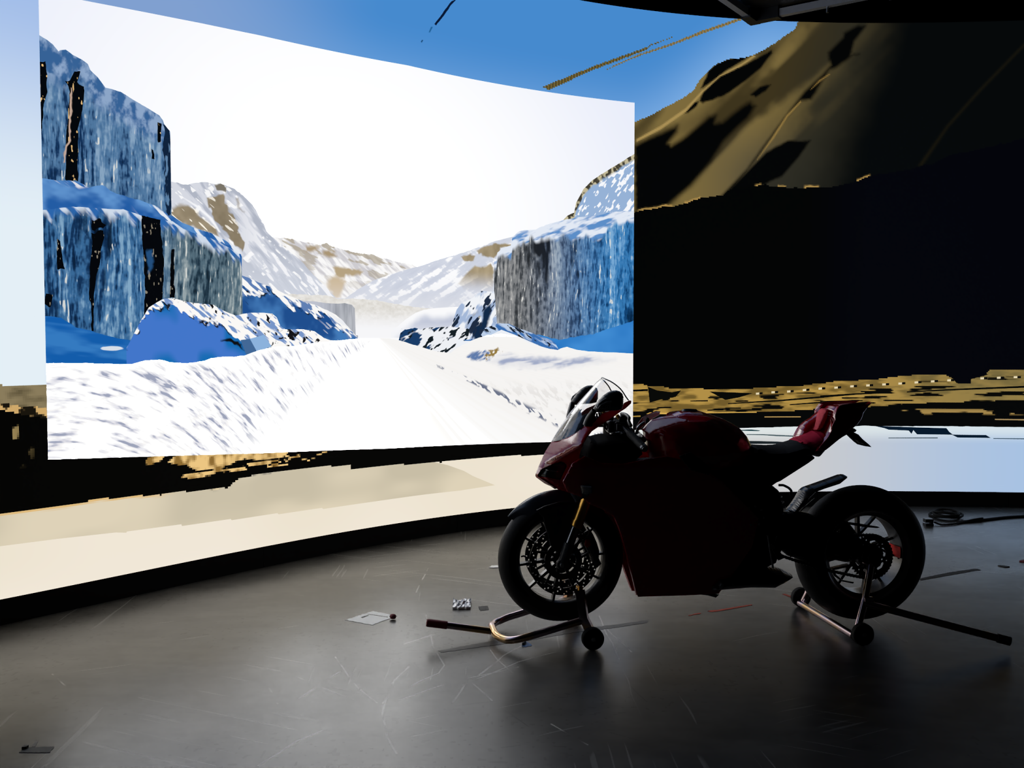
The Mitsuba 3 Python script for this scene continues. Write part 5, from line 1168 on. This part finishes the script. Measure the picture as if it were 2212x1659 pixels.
for s in (1, -1):
    tl_ = pillow(tail_out, 0.004, 0.003, tail_w, 0.010)
    tkey = bput('tail_panel', tl_ if s > 0 else mirror(tl_), 'mat_red', moto, 'red side panel of the tail')
    # chamfered front face of the panel: from its front edge inwards
    outer = np.array([(1.1946,0.8656),(1.2259,0.9009),(1.2539,0.9307),(1.2729,0.9503),(1.2853,0.9637),(1.2924,0.9906),(1.2943,1.0113),(1.2942,1.0399),(1.3007,1.0557),(1.3134,1.0754)])
    inner = np.array([(1.1992,0.8599),(1.2163,0.8915),(1.241,0.923),(1.2708,0.9545),(1.283,0.9831),(1.2796,1.0182),(1.2824,1.023),(1.2931,1.0388),(1.3045,1.0594),(1.317,1.0739)])
    ou = np.c_[outer[:, 0], tail_w(outer[:, 0], 0), outer[:, 1]]
    inn = np.c_[inner[:, 0], tail_w(inner[:, 0], 0) - 0.022, inner[:, 1]]
    back = inn + np.array([0.006, -0.008, 0])
    V = np.vstack([ou, inn, back])
    n = len(ou)
    F_ = []
    for a in range(n - 1):
        for o1, o2 in ((0, n), (n, 2 * n), (2 * n, 0)):
            F_ += [[o1 + a, o1 + a + 1, o2 + a + 1], [o1 + a, o2 + a + 1, o2 + a]]
    ch = trimesh.Trimesh(V, F_, process=False)
    bput('chamfer', ch if s > 0 else mirror(ch), 'mat_red', tkey, 'bright chamfered front edge', smooth=False)
bput('under_tail', pillow([(1.2074,0.8571),(1.3073,0.9161),(1.3972,0.9553),(1.4318,0.9624),(1.4267,0.9473),(1.3975,0.934),(1.3499,0.9079),(1.3051,0.8808),(1.2555,0.8261),(1.2396,0.8304),(1.213,0.8369)], 0.075, 0.03, 0.0, 0.010), 'mat_black', moto, 'black underside of the tail')
bput('seat_frame', pillow([(0.8389,0.875),(0.9114,0.854),(1.0884,0.8362),(1.193,0.8595),(1.2276,0.8324),(1.2251,0.8189),(1.1938,0.7969),(1.0534,0.7129),(1.0352,0.7062),(1.0068,0.6878),(0.9133,0.6798),(0.8301,0.7362)], 0.10, 0.04, 0.0, 0.014), 'mat_matte', moto, 'black frame under the seat')
pb = bput('plate_bracket', pillow([(1.3881,0.9345),(1.3964,0.9465),(1.4117,0.9487),(1.4272,0.9445),(1.4478,0.9346),(1.4653,0.9165),(1.4826,0.9017),(1.5,0.8885),(1.5174,0.8721),(1.483,0.8774),(1.4452,0.8869),(1.4279,0.8993),(1.4054,0.919)], 0.012, 0.006, 0.04, 0.006), 'mat_black', moto, 'black number plate bracket, empty')
bput('bracket_foot', pillow([(1.4199,0.9671),(1.4302,0.9629),(1.4389,0.9563),(1.4305,0.9451),(1.4168,0.9428),(1.4098,0.9542)], 0.03, 0.012, 0.03, 0.006), 'mat_matte', pb)
bput('rear_indicator', pillow([(1.4209,0.9111),(1.4311,0.9141),(1.4552,0.9009),(1.469,0.8878),(1.4416,0.8947)], 0.012, 0.006, 0.06, 0.005), 'mat_lens', pb, 'small indicator lamp')

# shock, hose and foot rest behind the engine
bput('shock_spring', (lambda t: tube(np.c_[1.098 + 0.02 * np.cos(t) - 0.0015 * t, 0.02 + 0.02 * np.sin(t), 0.505 + 0.0042 * t], 0.004, 8))(np.linspace(0, 34, 160)), 'mat_steel', moto, 'coil spring of the rear shock')
bput('rear_brake_hose', tube(smooth_path([(1.0582,0.02,0.6936),(1.0766,0.02,0.6932),(1.0978,0.02,0.6852),(1.1138,0.02,0.6747),(1.1219,0.02,0.6619),(1.1142,0.02,0.6469)], 20), 0.006, 8), 'mat_matte', moto)
for s in (1, -1):
    fp = bput('foot_rest', tube([(u, s * w, z) for u, w, z in [(0.9788,0.16,0.4338),(0.9279,0.26,0.4474)]], [0.013, 0.011], 14), 'mat_dark_steel', moto, 'ribbed foot rest')
    hp = pillow([(0.9929,0.478),(1.0338,0.4868),(1.0756,0.4363),(1.0865,0.3866),(1.061,0.37),(1.0657,0.4069),(1.0194,0.4083),(1.0144,0.3986),(1.0353,0.3708),(1.0046,0.3594),(0.9732,0.4097)], 0.006, 0.004, s * 0.15, 0.008)
    bput('heel_plate', hp, 'mat_black', fp)
bput('gear_rod', tube([(0.9751,0.16,0.3281),(0.9588,0.16,0.4122),(0.9478,0.16,0.4812)], 0.005, 8), 'mat_steel', moto)

# nose and windscreen ---------------------------------------------------
nose_out = [(-0.0519,0.9119),(-0.0331,0.9231),(-0.0117,0.9338),(0.0026,0.9411),(0.0376,0.9675),(0.0583,0.9853),(0.0794,1.0042),(0.0984,1.0121),(0.1316,1.0378),(0.1566,1.0585),(0.1971,1.0731),(0.2358,1.0858),(0.2507,1.1067),(0.2728,1.1183),(0.2799,1.1167),(0.2772,1.1053),(0.2518,1.0818),(0.1894,1.0403),(0.1389,1.0059),(0.1014,0.9807),(0.0783,0.9546),(0.0592,0.9279),(0.053,0.8971),(0.0551,0.8691),(0.0625,0.8405),(0.0877,0.808),(0.0951,0.7428),(0.092,0.691),(0.0525,0.6805),(0.0244,0.6763)]
# close along the centre line, from the lower lip up to the foot of the windscreen
zs = np.linspace(nose_out[-1][1], nose_out[0][1], 26)
cl_ = [(float(np.interp(z, [s[0] for s in SIL], [s[1] for s in SIL])), float(z)) for z in zs]
NP_ = Polygon(nose_out + cl_).buffer(0)
head = Polygon([(-0.1164,0.7582),(-0.1145,0.7685),(-0.1034,0.7897),(-0.0945,0.7981),(-0.0601,0.8197),(-0.0208,0.8382),(-0.0022,0.8315),(0.0117,0.8195),(0.0139,0.8095),(0.0069,0.7949),(-0.0039,0.7735),(-0.0175,0.7427),(-0.0224,0.7194),(-0.0282,0.6989),(-0.084,0.7369)])
NP_ = NP_.difference(head.buffer(-0.002))
NP_ = max(NP_.geoms, key=lambda g: g.area) if NP_.geom_type != 'Polygon' else NP_


def shell(P, wfun, t, res=0.008, both=True, inner=True):
    """A thin skin over the nose surface, both halves meeting on the centre line."""
    pts, tri = samples2d(P, res, [0.002, 0.005, 0.010])
    # more rows near the centre line, where the surface turns round the front
    w = wfun(pts[:, 0], pts[:, 1])
    o = np.c_[pts[:, 0], w, pts[:, 1]]
    i = np.c_[pts[:, 0] + 0.35 * t, np.maximum(w - t, 0), pts[:, 1]]
    n = len(o)
    if not inner:
        h = trimesh.Trimesh(o, tri[:, ::-1], process=False)
    else:
        ed = np.sort(np.vstack([tri[:, [0, 1]], tri[:, [1, 2]], tri[:, [2, 0]]]), 1)
        u_, c_ = np.unique(ed, axis=0, return_counts=True)
        b = u_[c_ == 1]
        side = np.vstack([np.c_[b[:, 0], b[:, 1], b[:, 1] + n], np.c_[b[:, 0], b[:, 1] + n, b[:, 0] + n]])
        h = trimesh.Trimesh(np.vstack([o, i]), np.vstack([tri[:, ::-1], tri + n, side]), process=False)
    return merged(cat(h, mirror(h))) if both else h


nk = bput('nose_fairing', shell(NP_, nose_w, 0.004), 'mat_red', moto, 'red nose fairing', smooth=50)
hl = head.buffer(0.004)
for s in (1, -1):
    hw = shell(hl, lambda u, z: np.maximum(nose_w(u, z) - 0.030, 0.004), 0.004, both=False)
    hk = bput('headlamp_intake', hw if s > 0 else mirror(hw), 'mat_gloss_black', nk, 'dark headlamp and air intake opening')
    lo_ = shell(Polygon([(-0.1153,0.757),(-0.07,0.7571),(-0.016,0.7442),(-0.0224,0.7194),(-0.0305,0.7018),(-0.0816,0.7301)]), lambda u, z: np.maximum(nose_w(u, z) - 0.018, 0.006), 0.003, both=False)
    bput('intake_lip', lo_ if s > 0 else mirror(lo_), 'mat_red', hk, 'red lower lip of the opening')
    lp = shell(Polygon([(-0.0909,0.795),(-0.0607,0.7909),(-0.0269,0.786),(-0.0239,0.7814),(-0.0607,0.7863),(-0.0912,0.7921)]), lambda u, z: np.maximum(nose_w(u, z) - 0.022, 0.006), 0.003, both=False)
    bput('lamp_strip', lp if s > 0 else mirror(lp), 'mat_lens', hk, 'thin clear lamp strip')
    wu = [(-0.0123,0.7423)][0][0]
    wl = pillow([(-0.0123,0.7423),(0.0251,0.7459),(0.0492,0.7457),(0.0951,0.7413),(0.0961,0.7083),(0.0847,0.691),(0.0544,0.6732),(0.0321,0.6578),(0.0245,0.6744),(-0.0006,0.7167)], 0.010, 0.006, lambda u, z: 0.150 + 0.55 * (u - wu) , 0.008)
    bput('winglet', wl if s > 0 else mirror(wl), 'mat_gloss_black', nk, 'dark blue-black winglet', smooth=50)
    w2_ = pillow([(0.0469,0.7408),(0.0951,0.7404),(0.096,0.7108),(0.0747,0.6986),(0.0553,0.7013)], 0.006, 0.005, lambda u, z: 0.168 + 0.9 * (u - wu - 0.03), 0.008)
    bput('winglet_blade', w2_ if s > 0 else mirror(w2_), 'mat_gloss_black', nk, smooth=50)
try:
    tm = meshkit.text_mesh('DUCATI', 0.0085, 0.0012)
    tq = np.array([(-0.0566,0.8358),(-0.0226,0.8565)])
    ex = (tq[1] - tq[0]) / np.linalg.norm(tq[1] - tq[0])
    x_ = tm.vertices[:, 0] / tm.vertices[:, 0].max() * np.linalg.norm(tq[1] - tq[0])
    uu = tq[0][0] + ex[0] * x_ - ex[1] * tm.vertices[:, 1]
    zz = tq[0][1] + ex[1] * x_ + ex[0] * tm.vertices[:, 1]
    bput('lettering', trimesh.Trimesh(np.c_[uu, nose_w(uu, zz) + 0.0004 + tm.vertices[:, 2], zz], tm.faces, process=False), 'mat_matte', nk, 'small dark lettering', smooth=False)
except Exception as ex_:
    print('lettering', ex_)

sc_edge = [(0.1949,1.2128),(0.2005,1.2082),(0.2174,1.1983),(0.2365,1.1833),(0.2545,1.1648),(0.2646,1.1498),(0.2749,1.131),(0.2869,1.114)]
sc_low = [(0.2549,1.0771),(0.2065,1.0656),(0.1639,1.0523),(0.1348,1.0279),(0.1065,1.0089),(0.0843,1.0027),(0.0422,0.9654),(0.0028,0.94),(-0.0284,0.9278),(-0.042,0.9198)]
zs = np.linspace(sc_low[-1][1], sc_edge[0][1], 26)
cl_ = [(float(np.interp(z, [s[0] for s in SIL], [s[1] for s in SIL])) - 0.001, float(z)) for z in zs]
SP = Polygon(sc_edge + sc_low + cl_).buffer(0)
SP = max(SP.geoms, key=lambda g: g.area) if SP.geom_type != 'Polygon' else SP
wk = bput('windscreen', shell(SP, lambda u, z: screen_w(u, z) * 1.01, 0.003, inner=False), 'mat_screen_glass', moto, 'clear windscreen', smooth=True)
eg = np.array(sc_edge)
e3 = np.c_[eg[:, 0], screen_w(eg[:, 0], eg[:, 1]) * 1.01, eg[:, 1]]
e3 = np.vstack([e3[::-1], mirror(trimesh.Trimesh(e3, [[0, 1, 2]], process=False)).vertices[1:]])
bput('rim', tube(smooth_path(e3, 60), 0.0028, 8), 'mat_dark_steel', wk, 'thin rear rim of the windscreen')
cowl = Polygon([(-0.0426,0.9182),(-0.0158,0.9542),(0.0239,0.9992),(0.0636,1.0341),(0.0941,1.0504),(0.1185,1.0596),(0.1071,1.0364),(0.0913,1.0084),(0.0738,0.985),(0.0417,0.9609),(0.0024,0.9378),(-0.0256,0.9254)])
bput('inner_cowl', shell(cowl, lambda u, z: np.maximum(screen_w(u, z) - 0.008, 0.002), 0.004), 'mat_gloss_black', moto, 'dark blue-black panel under the windscreen')

for s in (1, -1):
    mi_ = lambda m: m if s > 0 else mirror(m)
    hs = pillow([(0.0952,1.0861),(0.1083,1.1068),(0.1224,1.1252),(0.1413,1.1445),(0.1602,1.1573),(0.1767,1.1646),(0.198,1.1668),(0.2147,1.1625),(0.2266,1.1522),(0.2319,1.1359),(0.2316,1.101),(0.2232,1.0816),(0.1985,1.0763),(0.1558,1.0748),(0.1274,1.0696),(0.1085,1.0707)], 0.036, 0.032, 0.25, 0.008)
    mk = bput('mirror', mi_(hs), 'mat_black', moto, 'black rear view mirror', smooth=50)
    bput('stem', mi_(tube(smooth_path([(0.1025,0.245,1.0787),(0.0952,0.225,1.0588),(0.0878,0.205,1.034),(0.083,0.195,1.0098)], 16), np.linspace(0.012, 0.022, 16), 12)), 'mat_black', mk)
    bput('stem_foot', mi_(pillow([(0.071,1.009),(0.0805,1.0333),(0.1019,1.0659),(0.1162,1.0751),(0.121,1.0539),(0.1297,1.0351),(0.1385,1.0091),(0.1021,0.9955),(0.0782,1.0004)], 0.012, 0.010, 0.165, 0.008)), 'mat_black', mk)
    ln = pillow([(0.1026,1.0956),(0.1109,1.1116),(0.1273,1.1252),(0.146,1.1352),(0.1657,1.1359),(0.1714,1.1235),(0.1696,1.095),(0.1532,1.085),(0.1227,1.0844),(0.1049,1.0855)], 0.008, 0.010, 0.2845, 0.006)
    ik = bput('indicator_lens', mi_(ln), 'mat_indicator', mk, 'clear indicator lens', smooth=50)
    rp = [pillow(q, 0.003, 0.002, 0.2935, 0.003) for q in ([(0.1063,1.0901),(0.1124,1.101),(0.1161,1.1001),(0.1105,1.0882)], [(0.1157,1.09),(0.1217,1.1028),(0.1255,1.1018),(0.1208,1.089)], [(0.1255,1.0899),(0.1311,1.1045),(0.1353,1.1036),(0.1312,1.0889)], [(0.1358,1.0898),(0.1414,1.1063),(0.1456,1.1053),(0.1419,1.0893)], [(0.1462,1.0906),(0.1508,1.1071),(0.155,1.1071),(0.1523,1.0906)], [(0.1565,1.0919),(0.1602,1.108),(0.1649,1.1079),(0.1621,1.0932)])]
    bput('reflector_ribs', mi_(cat(*rp)), 'mat_lens', ik, 'slanted reflector ribs behind the lens')
    st = pillow([(0.1133,1.1047),(0.146,1.1205),(0.1686,1.1235),(0.1695,1.1134),(0.1414,1.11),(0.1157,1.0978)], 0.004, 0.003, 0.294, 0.004)
    bput('lens_strip', mi_(st), 'mat_lens', ik, 'pale reflecting strip')

# handlebars, instruments ---------------------------------------------
for s in (1, -1):
    mi_ = lambda m: m if s > 0 else mirror(m)
    bar = smooth_path([(0.2328,0.11,1.0282),(0.2528,0.16,0.9983),(0.2711,0.23,0.9688),(0.3004,0.355,0.9175)], 20)
    hk = bput('handlebar', mi_(tube(bar, 0.0115, 14)), 'mat_black', moto, 'clip-on handlebar')
    gp = bar[9:]
    bput('grip', mi_(tube(gp[:-1], 0.0175, 18)), 'mat_rubber', hk, 'black rubber grip')
    bput('bar_end', mi_(cat(tube([gp[-2], gp[-1]], 0.0165, 18), tube([gp[-1] + (gp[-1] - gp[-2]) * 0.2, gp[-1] + (gp[-1] - gp[-2]) * 0.5], 0.014, 18))), 'mat_steel', hk, 'silver bar end')
    bput('lever', mi_(tube(smooth_path([(0.2542,0.13,1.0531),(0.2569,0.18,1.0552),(0.2614,0.24,1.0446),(0.2521,0.27,1.0292),(0.2549,0.3,1.0125)], 18), [0.007] * 14 + [0.008] * 4, 10)), 'mat_black', hk, 'black hand lever')
    q = np.array([(0.2307,0.15,0.9954)])
    bput('master_cylinder', mi_(box3(q[0][0], q[0][1], q[0][2], 0.020, 0.05, 0.032)), 'mat_lens', hk, 'pale master cylinder')
    q = np.array([(0.2602,0.15,1.0149),(0.2384,0.14,1.0372),(0.252,0.145,1.0252),(0.2503,0.14,0.9973),(0.1934,0.13,1.0063),(0.2138,0.13,0.9969)])
    bput('switch_button', mi_(box3(q[0][0], q[0][1], q[0][2], 0.012, 0.02, 0.010)), 'mat_teal', hk, 'teal button')
    bput('adjuster', mi_(tube([q[1] + [-0.008, 0, 0.012], q[1] + [0.010, 0, -0.014]], 0.008, 10)), 'mat_brass_button', hk, 'gold adjuster')
    bput('reservoir', mi_(disc(q[2][0] + 0.006, q[2][2], 0.022, 0.12, 0.16, 24)), 'mat_black', hk, 'round fluid reservoir')
    bput('switch_housing', mi_(cat(box3(q[3][0], q[3][1], q[3][2], 0.07, 0.06, 0.045), box3(q[5][0], q[5][1], q[5][2], 0.05, 0.05, 0.05))), 'mat_black', hk, 'black switch housing')
    for k in range(4):
        a0 = np.array([(0.1786,0.12,1.0087),(0.195,0.11,1.0169),(0.2067,0.12,1.0207),(0.1716,0.13,1.0051)])[k]
        b0 = np.array([(0.1944,0.1,0.9823),(0.2086,0.1,0.9852),(0.2218,0.11,0.992),(0.1881,0.12,0.9811)])[k]
        bput('cable', mi_(tube(smooth_path([a0 + [0, 0, 0.02], (a0 + b0) / 2 + [0.006 * (k - 1.5), 0.01, 0], b0], 12), 0.0042, 8)), 'mat_matte', hk)
bput('triple_clamp', pillow([(0.2184,0.9763),(0.2489,0.9791),(0.2939,0.9974),(0.3117,1.0004),(0.3263,0.9844),(0.336,0.9748),(0.3394,0.9527),(0.3104,0.9373),(0.262,0.9411),(0.2265,0.9541)], 0.13, 0.03, 0.0, 0.010), 'mat_black', moto, 'black triple clamp')
bput('instrument_panel', pillow([(0.1606,1.0022),(0.1906,1.0166),(0.2305,1.0555),(0.2556,1.07),(0.2606,1.0601),(0.2307,1.0161),(0.1957,0.992)], 0.075, 0.012, 0.0, 0.008), 'mat_black', moto, 'black instrument panel')
bput('inner_fairing', pillow([(0.1113,0.951),(0.1284,0.9412),(0.1431,0.9376),(0.1725,0.9454),(0.197,0.9499),(0.261,0.9466),(0.3252,0.9361),(0.365,0.9113),(0.3753,0.8579),(0.3161,0.8056),(0.1192,0.7754),(0.0702,0.8148),(0.0701,0.8628),(0.0894,0.9105)], 0.14, 0.04, 0.0, 0.012), 'mat_matte', moto, 'black inner fairing')
sd = bput('steering_damper', tube(smooth_path([(0.3588,0,0.9477),(0.3636,0,0.9634),(0.3749,0,0.9807),(0.4007,0,0.9978)], 16), [0.006] * 6 + [0.010] * 10, 12), 'mat_steel', moto, 'silver steering damper with black knob')
q = np.array([(0.4136,0,1.0079)])[0]
ic = trimesh.creation.icosphere(3, 1.0)
ic.vertices = ic.vertices * [0.010, 0.012, 0.017] + q
bput('knob', ic, 'mat_matte', sd, smooth=60)

# ---------------------------------------------------------------- paddock stands
fs = thing('front_stand', 'gold plated tubular paddock stand with a red handle under the front wheel', 'paddock stand')


def wheel(key, u, w, r=0.05, width=0.034):
    k = bput('roller', lathe([(0.010, w - width / 2), (r - 0.004, w - width / 2), (r, w - width / 2 + 0.004), (r, w + width / 2 - 0.004), (r - 0.004, w + width / 2), (0.010, w + width / 2)], u, 0, r + 0.001, 48), 'mat_matte', key, 'black rubber roller')
    bput('axle_bolt', disc(u, r + 0.001, 0.0095, w - width / 2 - 0.012, w + width / 2 + 0.004, 20, 0.001), 'mat_steel', k)


wheel(fs, 0.103, 0.225)
wheel(fs, 0.103, -0.225)
up = np.array([(0.1123,0.2,0.0488),(0.0719,0.185,0.1322),(0.0596,0.15,0.2528)])
fr = np.array([(0.0719,0.185,0.125),(-0.0721,0.185,0.0878),(-0.2142,0.18,0.0508),(-0.2765,0.15,0.0382),(-0.3082,0.1,0.039),(-0.3201,0.06,0.0446)])
rail = np.vstack([fr, [fr[-1] * [1, 0, 1]], (fr * [1, -1, 1])[::-1]])
rail = smooth_path(rail, 60)
bput('frame_tube', tube(rail, 0.0165, 18), 'mat_stand', fs, 'U-shaped gold frame tube', smooth=50)
for s in (1, -1):
    us = up * [1, s, 1]
    pk = bput('upright', tube(us, 0.0265, 4, square=False), 'mat_stand', fs, 'square gold upright', smooth=20)
    bput('lift_pin', cat(tube([us[-1] + [0.0, 0, -0.012], us[-1] + [0.004, -s * 0.005, 0.016]], 0.012, 14), tube([us[-1], us[-1] + [0, -s * 0.05, 0.004]], 0.009, 12)), 'mat_gold', pk, 'gold lifting pin')
    ax = [us[0] + [0, s * -0.01, 0], (0.103, s * 0.215, 0.052)]
    bput('axle_plate', tube(ax, 0.014, 10), 'mat_stand', pk)
ha = np.array([(-0.3176,0,0.0342),(-0.5343,0,0.0725),(-0.6283,0,0.0885)])
bput('handle_tube', tube(ha[:2], 0.0155, 18), 'mat_stand', fs, 'handle tube')
bput('handle_grip', tube([ha[1] + (ha[1] - ha[0]) * 0.0, ha[2] - (ha[2] - ha[1]) * 0.06, ha[2]], [0.0185, 0.0185, 0.016], 20), 'mat_red_grip', fs, 'dark red handle grip')

rs = thing('rear_stand', 'gold plated tubular paddock stand with a long bare arm under the rear wheel', 'paddock stand')
WR_ = 0.33
wheel(rs, 1.335, WR_)
wheel(rs, 1.335, -WR_)
ct = np.array([(1.3123,0.29,0.0318)])[0]
ct2 = ct * [1, -1, 1]
bput('cross_tube', tube([ct, ct2], 0.0165, 18), 'mat_stand', rs, 'shiny gold cross tube')
up = np.array([(1.3275,0.285,0.0394),(1.3867,0.25,0.1886),(1.4449,0.19,0.3298)])
ar = np.array([(1.3791,0.262,0.1735),(1.4833,0.31,0.1501),(1.9541,0.485,0.0389)])
for s in (1, -1):
    us = up * [1, s, 1]
    pk = bput('upright', tube(us, 0.0165, 16), 'mat_stand', rs, 'gold upright tube')
    bput('bracket', box3(us[1][0] + 0.012, us[1][1] + s * 0.012, us[1][2], 0.045, 0.02, 0.028), 'mat_stand', pk, 'small gold bracket')
    bput('lift_hook', tube([us[2], us[2] + [0, -s * 0.06, 0.004]], 0.012, 12), 'mat_stand', pk)
    bput('axle_plate', tube([us[0], (1.335, s * (WR_ - 0.02), 0.052)], 0.014, 12), 'mat_stand', pk)
    bput('gusset', tube([ct * [1, s, 1] + [0.0, -s * 0.04, 0.0], us[0] * 0.8 + us[1] * 0.2], 0.006, 6), 'mat_stand', pk)
tail_ = np.array([ar[0], ar[1], ar[2]])
bput('tail_tube', tube(tail_, 0.0165, 18), 'mat_stand', rs, 'long dark tail tube')
bput('tail_grip', tube([tail_[2] - (tail_[2] - tail_[1]) * 0.10, tail_[2] + (tail_[2] - tail_[1]) * 0.01], 0.020, 18), 'mat_matte', rs, 'black end grip')
